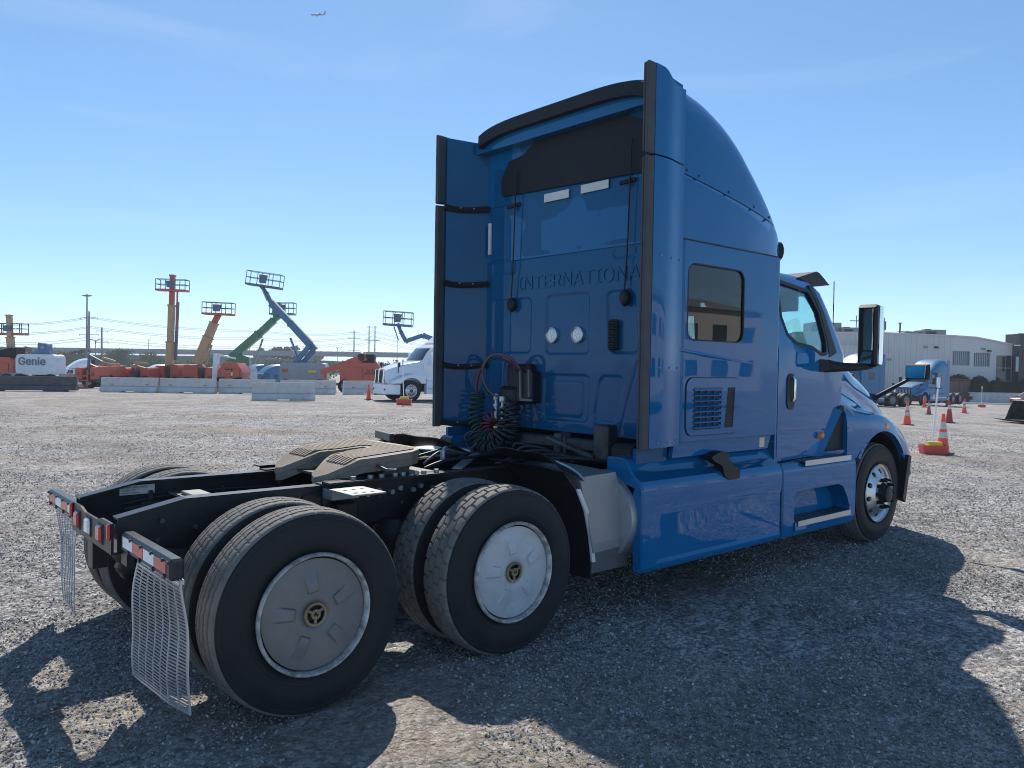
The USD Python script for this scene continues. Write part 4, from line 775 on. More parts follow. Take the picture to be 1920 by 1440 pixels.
TRWHITE = mat("truck_white", (.66, .67, .68), .28, 0, 1.0, .03, 1.0, dust=.12, dust_col=(.42, .41, .40))
TRBLUE = mat("truck_sky_blue", (.003, .105, .215), .45, 0, .3, .06, 1.0, dust=.15, dust_col=(.08, .2, .32))
LEAF = []
for k, c in enumerate(((.042, .075, .025), (.062, .095, .035), (.030, .055, .022))):
    usdkit.material(stage, L("leaf_%s" % "abc"[k]), {"d": ("diffuse_bsdf", {"color": c}), "t": ("translucent_bsdf", {"color": tuple(x * 1.3 for x in c)}), "m": ("mix_closure", {"fac": .3})}, [("d.BSDF", "m.closure1"), ("t.BSDF", "m.closure2")], surface="m.closure"); LEAF.append(L("leaf_%s" % "abc"[k]))
BARK = mat("bark", (.09, .075, .06), .9)
HEDGE = mat("hedge_core", (.010, .016, .008), .9)

# ---- concrete barriers
def barrier(name, label, d, s, length, m, h=.81, turn=0.0, group=None):
    b = thing(name, label, "barrier", yard(d, s), RIGHT + turn, group)
    pr = [(-.30, .06), (-.30, .10), (-.20, .30), (-.115, .36), (-.085, h - .01), (-.075, h), (.075, h), (.085, h - .01), (.115, .36), (.20, .30), (.30, .10), (.30, .06)]
    body = man(pyz(pr, -length / 2, length / 2))
    feet = [man(bx(x - .55, x + .55, -.30, .30, 0, .065)) for x in (-length * .28, length * .28)]
    holes = m3d.Manifold()
    for x in (-length * .31, length * .31): holes += man(bx(x - .09, x + .09, -.5, .5, h * .50, h * .56))
    obj("barrier_body", tri(body - holes), m, b, label=None)
    for x in (-length * .5 + .05, length * .5 - .05): obj("joint_loop", tube([(x, -.02, .55), (x + (.09 if x > 0 else -.09), 0, .55), (x, .02, .55)], .012, 6), STEELD, b)
    for x, c in ((-length * .30, 0), (length * .30, 1)): obj("foot", bx(x - .55, x + .55, -.30, .30, -.03, .060, .01), m, b)
    return b
barrier("concrete_barrier", "dark stained concrete barrier at the left edge, below the white lift body", 42.2, -26.1, 5.2, CONCD, .80, .22)
for k, (lab, s, d) in enumerate((("pale concrete barrier next to the dark one, first of the row", -20.85, 43.1), ("pale concrete barrier in front of the upright cream boom's body", -17.75, 43.3), ("pale concrete barrier below the green boom, just left of the near barrier", -14.65, 43.7),
                                 ("pale concrete barrier half hidden behind the near grey barrier", -11.5, 44.6), ("pale concrete barrier ending behind the white truck", -8.35, 46.2))):
    barrier("concrete_barrier", lab, d, s, 3.05, CONC, .81, .02 if k < 3 else .42)
barrier("concrete_barrier", "short grey concrete barrier standing alone in front of the row", 36.15, -10.45, 2.78, CONC, .83, .33)

# ---- aerial lifts
def wheel_small(parent, x, y, r=.48, w=.34):
    wn = node("wheel", parent, (x, y, r))
    obj("tyre", lathe_y([(r * .5, -w / 2), (r * .93, -w / 2), (r, -w * .35), (r, w * .35), (r * .93, w / 2), (r * .5, w / 2)], 28), TYRE, wn, smooth=35)
    obj("rim", lathe_y([(0, -w * .42), (r * .3, -w * .44), (r * .5, -w * .36), (r * .5, w * .36), (0, w * .42)], 20), LGREY, wn, smooth=35)
def basket(parent, cx, z0, w, h, y=0.0, tilt=0.0, floor_m=ORANGE, dep=.85, yaw=0.0):
    n = node("platform", parent, (cx, y, z0), ry=tilt, rz=yaw)
    obj("floor", bx(-w / 2, w / 2, -dep / 2, dep / 2, -.02, .13, .02), floor_m, n)
    for yy in (-dep / 2 + .02, dep / 2 - .02):
        for zz in (h * .55, h): obj("guard_rail", bar((-w / 2, yy, zz), (w / 2, yy, zz), .045), RAILM, n)
        for k in range(4): obj("rail_post", bar((-w / 2 + .02 + k * (w - .04) / 3, yy, 0), (-w / 2 + .02 + k * (w - .04) / 3, yy, h), .042), RAILM, n)
    for x in (-w / 2 + .02, w / 2 - .02):
        for zz in (h * .55, h): obj("guard_rail", bar((x, -dep / 2, zz), (x, dep / 2, zz), .045), RAILM, n)
    obj("control_box", hullm([(x, yy, z) for x, z in ((-.28, h * .82), (.30, h * .82), (.22, .25), (-.22, .25)) for yy in (-dep / 2 - .12, -dep / 2 + .14)]), RAILM, n)
    return n
def boom(parent, pts, ws, ms, y=0.0, hose=True):
    for k in range(len(pts) - 1):
        a, b = pts[k], pts[k + 1]; obj("boom_section", bar((a[0], y, a[1]), (b[0], y, b[1]), ws[k], ws[k], .03), ms[k], parent)
        if ws[k] > .25:
            obj("boom_collar", bar((b[0] - (b[0] - a[0]) * .06, y, b[1] - (b[1] - a[1]) * .06), (b[0], y, b[1]), ws[k] + .07, ws[k] + .07, .02), ms[k], parent)
    if hose: obj("cable_track", tube([(pts[0][0] + ws[0] * .62, y - .15, pts[0][1] + .3), (pts[-1][0] + ws[-1] * .62 + .05, y - .15, pts[-1][1] - .3)], .05, 6), RAILM, parent)
def lift_base(name, label, d, s, x0, x1, z1, m, top=None, text=None, wheels=True, zlow=.62, pods=None):
    t = thing(name, label, "boom lift", yard(d, s), RIGHT); g = -float(gz(s, d)); c = (x0 + x1) / 2 - s; w = (x1 - x0) / 2; zt = z1 + g
    body = [(c - w, -.9, zlow + .1), (c + w, -.9, zlow + .1), (c - w, .9, zlow + .1), (c + w, .9, zlow + .1), (c - w, -.85, zt - .35), (c + w, -.85, zt - .35), (c - w, .85, zt - .35), (c + w, .85, zt - .35), (c - w * .82, -.8, zt), (c + w * .82, -.8, zt), (c - w * .82, .8, zt), (c + w * .82, .8, zt)] if top is None else top(c, w, zt, zlow)
    if pods:  # two engine pods with the boom's gap between them
        for k, (a, b, hz) in enumerate(pods):
            xa, xb = c + w * a, c + w * b; q = (xb - xa) * .16; zz = zlow + (zt - zlow) * hz
            obj("side_pod", hullm([(x, y, z) for y, e in ((-.95, .06), (.8, .0)) for x, z in ((xa, zlow + .02), (xb, zlow + .02), (xa, zz - .22), (xb, zz - .22), (xa + q, zz - e), (xb - q, zz - e))]), m, t, smooth=30)
            obj("tool_door", bx(xa + q, xb - q, -.965, -.945, zlow + .15, zz - .32, .01), m, t)
            obj("pod_vent", [bx(xa + q * 1.4, xb - q * 1.4, -.975, -.96, zlow + .22 + .09 * i, zlow + .26 + .09 * i) for i in range(3)], STEELD, t)
        obj("turntable_frame", cat(bx(c - w, c + w, -.5, .6, zlow - .05, zlow + .28, .03), bx(c - w * .25, c + w * .3, -.3, .5, zlow + .2, zt - .25, .03), cyl((c + w * .1, -.55, zlow + .3), (c + w * .1, -.2, zt - .3), .09, 8)), STEELD, t)
        obj("hose_bundle", [tube(spline([(c - w * .3 + .1 * i, -.6, zlow), (c - w * .1 + .1 * i, -.75, zlow + .4), (c + .1 * i, -.5, zt - .1)], 8), .03, 5) for i in range(3)], RAILM, t)
    else:
        obj("turntable_body", hullm(body), m, t, smooth=40)
        obj("body_panel", bx(c - w * .75, c + w * .1, -.93, -.90, zlow + .3, zt - .35, .01), m, t); obj("tool_door", bx(c + w * .2, c + w * .8, -.925, -.90, zlow + .3, zt - .40, .01), m, t)
    obj("chassis", cat(bx(c - w * .9, c + w * .9, -.7, .7, .42, zlow + .05, .04), cyl((c, 0, zlow), (c, 0, zlow + .16), .5, 20)), STEELD, t)
    if wheels:
        for x in (c - w * .75, c + w * .75):
            for y in (-.95, .95): wheel_small(t, x, y)
    if text:
        tm = meshkit.text_mesh(text[0], text[1], .012, bold=True); v = tm.vertices; tm.vertices = np.c_[c + text[2] + v[:, 0], -.978 - v[:, 2], text[3] + g + v[:, 1]]
        obj("lettering", tm, text[4], t)
    return t, g
W = lambda pts, s, g: [(a - s, b + g) for a, b in pts]
# far left upright boom behind a dark cover
t, g = lift_base("boom_lift", "orange boom lift cut by the left edge, its cream mast rising beside a platform", 55, -35.0, -36.9, -34.25, 1.78, ORANGE)
boom(t, W([(-34.85, 1.7), (-34.97, 3.2), (-35.05, 4.75)], -35.0, g), [.40, .32], [CREAM, CREAM], hose=False); basket(t, -.08, 3.36 + g, 1.95, .78, .3)
obj("dark_tarp", hullm([(x, y, z + g) for x, z in ((-1.6, 1.8), (.75, 1.8), (.75, 2.45), (.2, 2.45), (-.9, 2.05)) for y in (-.5, .5)]), DARKW, t)
# rounded white body with lettering and blue stub
def round_top(c, w, zt, zl): return [(c + w * a, y, zl + .12 + (zt - zl - .12) * b) for y in (-.95, .3) for a, b in ((-.98, .02), (.98, .02), (-1, .5), (1, .5), (-1, .8), (1, .8), (-.93, .95), (.93, .95), (-.8, 1), (.8, 1))]
t, g = lift_base("boom_lift", "white rounded boom lift body with large dark lettering and a short blue boom stub", 55, -32.5, -34.0, -31.25, 2.03, LWHITE, round_top, ("Genie", .50, -1.20, 1.30, mat("dark_lettering", (.10, .13, .17), .5)), zlow=.75)
obj("boom_stub", cat(hullm([(x, y, z + g) for x, z in ((-.62, 1.95), (.62, 1.95), (.5, 2.28), (-.5, 2.28)) for y in (-.5, .5)]), bx(-.36, .28, -.4, .4, 2.2 + g, 2.78 + g, .05), bx(-.30, -.10, -.44, .44, 2.4 + g, 2.82 + g, .03)), LBLUE, t)
obj("stub_plate", bx(-.20, .12, -.42, -.40, 2.42 + g, 2.60 + g), LGREY, t)
for x in (-1.2, .95): obj("beacon", lathe_z([(0, .16), (.05, .14), (.07, 0)], 12, (x, -.2, 2.02 + g)), ORANGE, t)
for x in (-1.9, 2.0): obj("outrigger_box", bx(x - .5, x + .5, -1.0, -.6, .75, 1.0, .02), LGREY, t)
# three folded orange lifts
for lab, d, s, w, zt, kind in (("small folded orange lift with an open ladder step, left of the pale barrier row", 52, -27.6, 1.35, 1.30, 0), ("folded orange boom lift with a cream slanted boom, second right of the white body", 56, -28.75, 1.9, 1.35, 1), ("folded orange boom lift just left of the upright cream boom", 58, -27.35, 2.2, 1.25, 2)):
    t, g = lift_base("boom_lift", lab, d, s, s - w / 2, s + w / 2, zt, ORANGE, pods=((-1, -.35, .95), (.45, 1, 1.0)), wheels=kind > 0)
    boom(t, [(-.55 * w / 2, zt + g + .05), (.85 * w / 2, zt + g - .35 + .3 * (kind == 1))], [.30], [CREAM if kind != 0 else ORANGE], y=0.1, hose=False)
    obj("upright_link", cat(bar((-.2, -.2, .9), (-.15, -.2, zt + g + .75 - .2 * kind), .14), bar((-.15, -.2, zt + g + .70 - .2 * kind), (.7, -.2, zt + g + .25), .16)), CREAM if kind else RAILM, t)
    if kind == 0:
        for z in (.25, .55, .85): obj("ladder_step", bar((-.95, -1.05, z), (.2, -1.05, z), .07), ORANGE, t)
        obj("platform_side", cat(bar((-.95, -1.05, .05), (-.95, -1.05, 1.2), .06), bar((.2, -1.05, .05), (.2, -1.05, 1.2), .06), bx(-.95, .2, -1.1, -1.0, .02, .16)), ORANGE, t)
# upright cream boom
t, g = lift_base("boom_lift", "orange lift with a tall upright cream boom carrying the highest left platform", 60, -25.9, -26.75, -24.95, 1.5, ORANGE, pods=((-1, -.22, .92), (.30, 1, 1.0)))
boom(t, W([(-26.05, 1.3), (-25.98, 3.2), (-25.9, 6.0), (-25.84, 8.25)], -25.9, g), [.50, .42, .34], [CREAM, CREAM, ORANGE], hose=False); basket(t, .24, 6.97 + g, 2.25, .86, -.45, .02)
obj("boom_strut", bar((.28, .1, 1.8 + g), (.42, .1, 6.2 + g), .18), RAILM, t); obj("boom_strut", bar((.36, .05, 4.0 + g), (.40, .05, 7.0 + g), .10), ORANGE, t)
# leaning cream boom
t, g = lift_base("boom_lift", "orange lift with a cream boom leaning right, platform below its taller neighbour", 60, -23.4, -24.65, -22.2, 1.5, ORANGE, pods=((-1, -.1, 1.0), (.35, 1, .88)))
boom(t, W([(-23.95, 1.55), (-23.1, 3.6), (-22.65, 4.7), (-22.35, 5.3)], -23.4, g), [.62, .56, .38], [CREAM, CREAM, ORANGE], hose=False); basket(t, 1.16, 5.25 + g, 2.25, .92, -.3, .03)
obj("lift_cylinder", bar((.15, 0, 1.5 + g), (.55, 0, 3.0 + g), .12), CREAM, t)
# green boom
t, g = lift_base("boom_lift", "lift with a long green boom slanting up to the right behind an orange body", 63, -21.6, -22.6, -20.6, 1.45, LGREY)
boom(t, W([(-22.4, 2.05), (-20.2, 4.0), (-19.05, 5.1), (-18.55, 5.5)], -21.6, g), [.58, .52, .40], [GREEN, GREEN, GREEN], hose=False); basket(t, 3.2, 5.55 + g, 1.95, .95, .2, 0, GREEN)
obj("lift_cylinder", bar((1.0, .1, 1.6 + g), (1.65, .1, 3.6 + g), .13), LGREY, t); obj("boom_pivot", hullm([(x, y, z + g) for x, z in ((-.9, 1.8), (.7, 1.4), (.7, 2.1), (-.6, 2.5)) for y in (-.25, .25)]), GREEN, t); obj("jib_head", bx(2.5, 3.1, -.2, .3, 5.3 + g, 6.5 + g, .05), GREEN, t)
# orange body in front of it
def bell(c, w, zt, zl): return [(c + w * a, y, zl + .1 + (zt - zl - .1) * b) for y in (-.85, .85) for a, b in ((-1, 0), (1, 0), (-1, .55), (1, .55), (-.62, .85), (.62, .85), (-.55, 1), (.55, 1))]
t, g = lift_base("boom_lift", "orange bell shaped lift body with a narrow white upright at its left", 56, -19.7, -20.55, -18.85, 1.66, ORANGE, bell, ("0000000", .09, -.4, 1.16, STEELD))
obj("white_upright", cat(bar((-1.25, -.3, .5), (-1.15, -.3, 2.3 + g), .34), bar((-1.2, -.3, 2.25 + g), (.2, -.3, 1.95 + g), .10)), LWHITE, t); obj("data_plate", bx(-.12, .2, -.93, -.90, .75 + g, 1.0 + g), WTAPE, t)
# blue articulated boom
t, g = lift_base("boom_lift", "grey lift with a blue and white boom folded up left to the highest platform", 60, -15.7, -17.4, -13.95, 1.75, LGREY, round_top)
boom(t, W([(-15.9, 1.7), (-15.05, 2.7)], -15.7, g), [.42], [LBLUE], hose=False); boom(t, W([(-15.7, 1.7), (-16.5, 1.6), (-15.3, 3.1)], -15.7, g), [.30, .34], [LBLUE, LBLUE], y=-.3, hose=False)
boom(t, W([(-15.0, 2.7), (-16.9, 4.75), (-18.35, 6.2)], -15.7, g), [.50, .44], [LBLUE, LBLUE], hose=False)
obj("boom_top_skin", bar((.55, 0, 3.32 + g), (-2.55, 0, 6.48 + g), .36, .07), LWHITE, t)
boom(t, W([(-18.35, 6.2), (-18.75, 7.0), (-19.15, 7.55)], -15.7, g), [.30, .26], [LBLUE, LBLUE], hose=False); basket(t, -3.15, 7.42 + g, 2.6, 1.05, -.2, .13, RAILM, 1.0)
obj("lift_cylinder", bar((-.35, -.1, 1.6 + g), (-1.15, -.1, 3.6 + g), .14), LBLUE, t); obj("jib_link", bar((-2.9, -.2, 6.4 + g), (-3.3, -.2, 7.3 + g), .10), LGREY, t)
obj("warning_plate", bx(.45, 1.05, -1.0, -.97, 1.0 + g, 1.22 + g), YTAG, t); obj("warning_plate", bx(-1.5, -1.1, -1.0, -.97, 1.05 + g, 1.3 + g), ORANGE, t)
# orange lift lying low with lettering
t, g = lift_base("boom_lift", "orange lift beside the white truck with its boom lowered to the left", 58, -11.2, -12.45, -9.55, 1.82, ORANGE, None, ("JLG", .30, .35, 1.0, STEELD))
boom(t, W([(-13.9, 1.05), (-11.8, 1.85), (-10.6, 2.25)], -11.2, g), [.40, .46], [ORANGE, ORANGE], y=-.55, hose=False); obj("dark_cabinet", bx(.35, 1.15, -.75, .2, 1.55 + g, 2.45 + g, .06), DARKW, t); obj("boom_knuckle", mv(trimesh.creation.icosphere(2, .38), (.25, -.5, 2.2 + g)), STEELD, t)
obj("folded_frame", cat(bar((-2.7, -.8, .3), (-2.2, -.8, 1.5), .12), bar((-2.0, -.8, .3), (-2.4, -.8, 1.4), .12), bx(-2.9, -.9, -.9, -.7, .5, .7)), ORANGE, t)
# blue platform behind the white truck
t, g = lift_base("boom_lift", "blue lift whose platform sticks up above the white truck's roof", 58, -6.6, -7.9, -5.0, 1.7, LGREY)
boom(t, W([(-6.0, 2.0), (-4.6, 3.2), (-6.6, 3.9), (-7.85, 3.45)], -6.6, g), [.40, .36, .30], [LBLUE, LBLUE, LBLUE], hose=False); boom(t, W([(-7.8, 3.4), (-8.2, 4.1), (-8.45, 4.75)], -6.6, g), [.28, .24], [LBLUE, LBLUE], hose=False)
obj("jib_link", bar((-1.75, -.2, 3.5 + g), (-2.1, -.2, 4.5 + g), .09), LGREY, t); basket(t, -1.8, 4.55 + g, 2.1, 1.02, -.2, .05, LBLUE, 1.0)

# ---- parked conventional tractors
def tractor(name, label, loc, rz, m, group=None, white=False):
    t = thing(name, label, "truck", loc, rz, group)
    for x in (0.0, 1.32):
        for s in (-1, 1):
            w = node("wheel", t, (x, s * 1.2, .5), rz=0 if s < 0 else PI)
            obj("tyre", lathe_y([(.28, .03), (.33, -.01), (.46, -.0), (.5, .03), (.51, .08), (.51, .22), (.48, .27), (.48, .36), (.51, .40), (.51, .54), (.48, .58), (.28, .58)], 36), TYRE, w, smooth=35)
            obj("rim", lathe_y([(0, .03), (.12, .02), (.27, .05), (.285, .02), (.30, .02), (.30, .06)], 28), COVER1, w, smooth=35)
    for s in (-1, 1):
        w = node("wheel", t, (6.35, s * 1.16, .5), rz=0 if s < 0 else PI)
        obj("tyre", lathe_y([(.28, .03), (.33, -.01), (.46, -.0), (.5, .03), (.51, .08), (.51, .22), (.48, .27), (.28, .28)], 40), TYRE, w, smooth=35)
        r = lathe_y([(0, -.04), (.15, -.03), (.16, -.02), (.22, .0), (.265, .04), (.285, .0), (.30, .0), (.30, .05), (0, .06)], 40); r.merge_vertices(); r.fix_normals(); r = man(r)
        for k in range(10): r = r - m3d.Manifold.cylinder(.3, .026, .026, 12).rotate([90, 0, 0]).translate([.215 * math.cos(k * PI / 5), .2, .215 * math.sin(k * PI / 5)])
        obj("rim", tri(r), ALU, w, smooth=35); obj("lug_nut_ring", cat(*[cyl((.13 * math.cos(k * PI / 5), -.06, .13 * math.sin(k * PI / 5)), (.13 * math.cos(k * PI / 5), -.02, .13 * math.sin(k * PI / 5)), .018, 6) for k in range(10)], lathe_y([(0, -.09), (.07, -.085), (.09, -.03)], 16)), STEELD, w)
    obj("frame", cat(bx(-.7, 6.9, -.43, -.35, .72, .98), bx(-.7, 6.9, .35, .43, .72, .98), bx(-.7, -.66, -.43, .43, .72, .95)), BLACK, t)
    obj("fifth_wheel", hullm([(x, y, z) for x, y, z in ((.2, -.3, 1.0), (.2, .3, 1.0), (.5, -.45, 1.1), (.5, .45, 1.1), (1.1, -.45, 1.18), (1.1, .45, 1.18), (1.1, -.4, 1.02), (1.1, .4, 1.02))]), PLATE5, t)
    pl = sbox(2.6, -1.2, 4.3, 1.2).buffer(-.07).buffer(.07, 5); wn = rrect(3.1, 3.62, 1.95, 2.5, .06)
    obj("sleeper", pxy(pl, 1.0, 2.7), m, t, smooth=30)
    for s in (-1, 1): obj("sleeper_window", pxz(wn, s * 1.2, s * 1.212), GLASSB, t)
    secs = []
    for x, hw, zc in ((2.6, 1.19, 3.85), (3.0, 1.19, 3.84), (3.5, 1.17, 3.74), (4.0, 1.13, 3.50), (4.4, 1.06, 3.20), (4.75, .95, 2.92), (4.95, .82, 2.74)):
        a = np.linspace(0, PI / 2, 12); yy = hw * np.cos(a) ** .5; zz = 2.70 + (zc - 2.70) * np.sin(a) ** .5
        half = list(zip(yy, zz)); secs.append([(x, -y, z) for y, z in half] + [(x, y, z) for y, z in half[::-1][1:]])
    obj("roof_fairing", loft(secs), m, t, smooth=45)
    if white: obj("marker_lamp", [cb(4.92, y, 2.80, .05, .09, .04) for y in (-.5, -.25, 0, .25, .5)], AMBER, t)
    for s in (-1, 1):
        obj("side_extender", bx(2.15, 2.62, s * 1.2, s * 1.165, 1.0, 3.75, .01), m if not white else PLAST, t)
        obj("side_skirt", loft([[(x, s * y, z) for y, z in ((.95, 1.02), (1.2, .98), (1.25, .9), (1.25, .36), (.95, .36))] for x in (2.2, 5.6)]), m, t)
        obj("skirt_trim", bx(2.25, 5.55, s * 1.25, s * 1.258, .58, .66), ALUD, t)
    # cab
    pts = []
    for z, xf, w in ((.95, 5.55, 1.12), (1.9, 5.62, 1.1), (2.3, 5.35, 1.05), (2.62, 5.05, .98), (2.70, 4.8, .9)):
        for k in np.linspace(0, 1, 6): x = xf + .3 * k ** .8 * (z > 1.5); y = w * math.cos(k * PI / 2) ** .45; pts += [(x, y, z), (x, -y, z)]
        pts += [(4.2, w, z), (4.2, -w, z)]
    obj("cab", hullm(pts), m, t, smooth=30)
    v = []
    for z, xf, w in ((1.98, 5.575, 1.04), (2.3, 5.36, .99), (2.55, 5.14, .93)):
        for k in np.linspace(-1, 1, 15): a = 1 - abs(k); v.append((xf + .3 * a ** .8 + .02, math.copysign(w * math.cos(a * PI / 2) ** .45, k), z))
    f = [(i * 15 + j, i * 15 + j + 1, (i + 1) * 15 + j + 1) for i in range(2) for j in range(14)] + [(i * 15 + j, (i + 1) * 15 + j + 1, (i + 1) * 15 + j) for i in range(2) for j in range(14)]
    obj("windshield", T(v, f), GLASSB, t, smooth=True)
    for s in (-1, 1):
        dw = rpoly([(4.5, 2.5), (5.0, 2.46), (5.28, 1.95), (4.5, 2.02)], .05); mm = pxz(dw, 0, .012); v = mm.vertices.copy(); v[:, 1] = s * (1.112 - (v[:, 2] - 1.9).clip(0) * .13 + v[:, 1]); mm.vertices = v; mm.fix_normals(); obj("door_window", mm, GLASSB, t)
        obj("door_mirror", cat(bx(5.30, 5.42, s * 1.28, s * 1.52, 1.75, 2.35, .04), bar((5.35, s * 1.08, 1.85), (5.37, s * 1.34, 1.85), .06)), m if white else PLAST, t)
        obj("hood_mirror", cat(bx(6.95, 7.03, s * 1.06, s * 1.28, 1.62, 1.84, .03), tube([(6.9, s * .85, 1.35), (6.95, s * 1.0, 1.5), (7.0, s * 1.15, 1.66)], .02, 6)), PLAST, t)
        obj("head_lamp", hullm([(x, s * y, z) for x, y, z in ((7.0, 1.10, .98), (7.38, .86, .92), (7.0, 1.12, .86), (7.40, .88, .78), (7.0, .9, .92), (7.3, .7, .85))]), CLRL, t)
    secs = []
    for x in np.linspace(5.62, 7.45, 22):
        k = (x - 5.62) / 1.83; ys, zs = .98 - .32 * k ** 1.5, 1.90 - .46 * k ** 1.6; zf = 1.34 - .42 * np.clip((k - .35) / .65, 0, 1) ** 1.8; yo = 1.19 - .25 * np.clip((k - .6) / .4, 0, 1) ** 2
        key = [(0, zs + .06), (ys * .6, zs + .045), (ys * .95, zs), (ys + .02, zs - .10), (ys + .04, (zs + zf) / 2), (min(ys + .14, yo - .03), zf + .02), (yo, zf - .12), (yo + .01, .85)]
        tt = np.r_[0, np.cumsum(np.linalg.norm(np.diff(key, axis=0), axis=1))]; c = PchipInterpolator(tt, key); half = [tuple(c(u)) for u in np.linspace(0, tt[-1], 24)] + [(0, .8)]
        secs.append([(x, y, z) for y, z in half] + [(x, -y, z) for y, z in half[1:-1][::-1]])
    hd = man(loft(secs))
    for s in (-1, 1): hd = hd - m3d.Manifold.cylinder(.7, .62, .62, 40).rotate([90, 0, 0]).translate([6.35, .35, .5]).translate([0, s * 1.1, 0])
    obj("hood", tri(hd), m, t, smooth=35)
    obj("engine_bay", bx(5.5, 7.2, -.72, .72, .5, 1.1), STEELD, t)
    obj("bumper", hullm([(x, y, z) for y, xx in ((-1.15, 7.15), (1.15, 7.15), (-.8, 7.52), (.8, 7.52)) for x, z in ((xx, .34), (xx, .80), (xx - .25, .80), (xx - .25, .34))]), m if white else PLAST, t, smooth=30)
    if white:
        for s in (-1, 1): obj("fog_lamp", cb(7.46, s * .72, .56, .14, .18, .10, .02), DARKW, t)
        for s in (-1, 1): g_ = obj("grille", hullm([(x, s * y, z) for y in (.07, .48) for x, z in ((7.36, .86), (7.50, .86), (7.46, 1.46), (7.36, 1.46))]), PLAST, t)
        obj("grille_frame", cat(bar((7.515, -.52, .84), (7.465, -.52, 1.48), .06), bar((7.515, .52, .84), (7.465, .52, 1.48), .06), bar((7.525, 0, .84), (7.475, 0, 1.52), .09), bar((7.46, -.52, 1.48), (7.46, .52, 1.48), .06)), CHROME, t)
    else:
        g_ = obj("grille", hullm([(x, y, z) for y in (-.55, .55) for x, z in ((7.30, .82), (7.52, .82), (7.475, 1.36), (7.30, 1.36))]), PLAST, t)
        for k in range(9): obj("grille_bar", bar((7.525, -.48 + k * .12, .84), (7.482, -.48 + k * .12, 1.32), .05, .03), ALUD, g_)
    obj("exhaust_stack", cat(cyl((2.45, -.9, .9), (2.45, -.9, 3.6), .07, 12), cyl((5.0, 1.2, .5), (5.0, 1.2, .9), .1, 12)), ALU, t, smooth=40)
    return t
GLASSB = mat("dark_window", (.02, .03, .035), .05, 0, .6, .05, 3, tcoat=.02)
def heading(ds_, dd): v = YR * ds_ + YF * dd; return math.atan2(v[1], v[0])
def by_front_wheel(d, s, hd, y=1.16, x=6.35, z=None):  # where a tractor's origin lies when the outer face of its front wheel stands at (d, s)
    p = np.array(yard(d, s)); c, n = math.cos(hd), math.sin(hd); p[0] -= c * x - n * y; p[1] -= n * x + c * y; 
    if z is not None: p[2] = z
    return tuple(p)
hw_ = heading(-.86, -.5)
tw = tractor("semi_truck", "white sleeper cab semi truck parked behind the blue truck's left edge", by_front_wheel(37.2, -4.74, hw_), hw_, TRWHITE, None, True)
hb = heading(-.80, -.60)
tb = tractor("semi_truck", "bright blue semi truck with its grille showing, parked in front of the warehouse windows", by_front_wheel(64.8, 33.9, hb), hb, TRBLUE)
hb2 = heading(-.93, -.36)
copy_of(tb, "semi_truck", by_front_wheel(54.5, 22.5, hb2, z=-.72), hb2, "bright blue semi truck seen past the hood, its nose hidden by the mirror")
for lab, d, s in (("blue semi truck in the far row, left of two behind the orange bell shaped body", 108, -35.2), ("blue semi truck in the far row, between the green and the blue boom", 109, -32.3), ("blue semi truck in the far row, just left of the grey lift body", 106, -29.2)):
    copy_of(tb, "semi_truck", yard(d, s, -2.35), heading(-.7, -.7), lab)
copy_of(tw, "semi_truck", yard(96, -48.6, -2.0), heading(-.75, -.66), "small far white semi truck right of the white lift body")
for lab, d, s in (("far white semi truck between the two cream booms", 112, -44.5), ("far white semi truck behind the upright cream boom's body", 112, -47.2)):
    copy_of(tw, "semi_truck", yard(d, s, -2.6), heading(-.6, -.8), lab)

# ---- cones and weighted sign poles
def cone(label, d, s, h, m, n_collar=2, turn=0.0, base_m=PLAST):
    t = thing("traffic_cone", label, "traffic cone", yard(d, s), turn)
    obj("base", pxy(rrect(-.19 * h / .9, .19 * h / .9, -.19 * h / .9, .19 * h / .9, .03), 0, .035), base_m, t)
    R = lambda z: .145 * h / .9 + (.030 - .145 * h / .9) * z / h
    obj("cone_body", lathe_z([(R(.03) + .01, .035), (R(.06), .07), (R(h * .5), h * .5), (R(h - .01), h - .01), (.022, h), (.018, h - .01), (.02, h - .1)], 28), m, t, smooth=40)
    for a, b in ((.62, .80), (.40, .55))[:n_collar]: obj("reflective_collar", lathe_z([(R(a * h) + .003, a * h), (R(b * h) + .003, b * h)], 28), COLLAR, t, smooth=40)
    return t
cone("big orange cone with two pale collars right behind the red tub", 17.75, 9.72, .91, CONE)
cone("orange cone right beside the blue truck's front fender", 29.8, 14.95, .91, CONE)
cone("small brown cone with dark base left of the white pole", 43.4, 22.95, .75, CONEB, 1)
cone("dull red cone between the white pole and the two-collared cones", 33.7, 18.7, .95, CONED, 1)
cone("bright orange cone with white collars standing before the warehouse truck's rear wheels", 48.8, 28.0, .92, CONE)
cone("small orange cone by the front wheel of the truck with the grille", 58.5, 30.6, .90, CONE, 0)
cone("faint far orange cone under the middle of the truck with the grille", 64.5, 35.6, .90, CONED, 1)
cone("orange cone at the white truck's bumper", 38.3, -6.95, .75, CONE, 0)
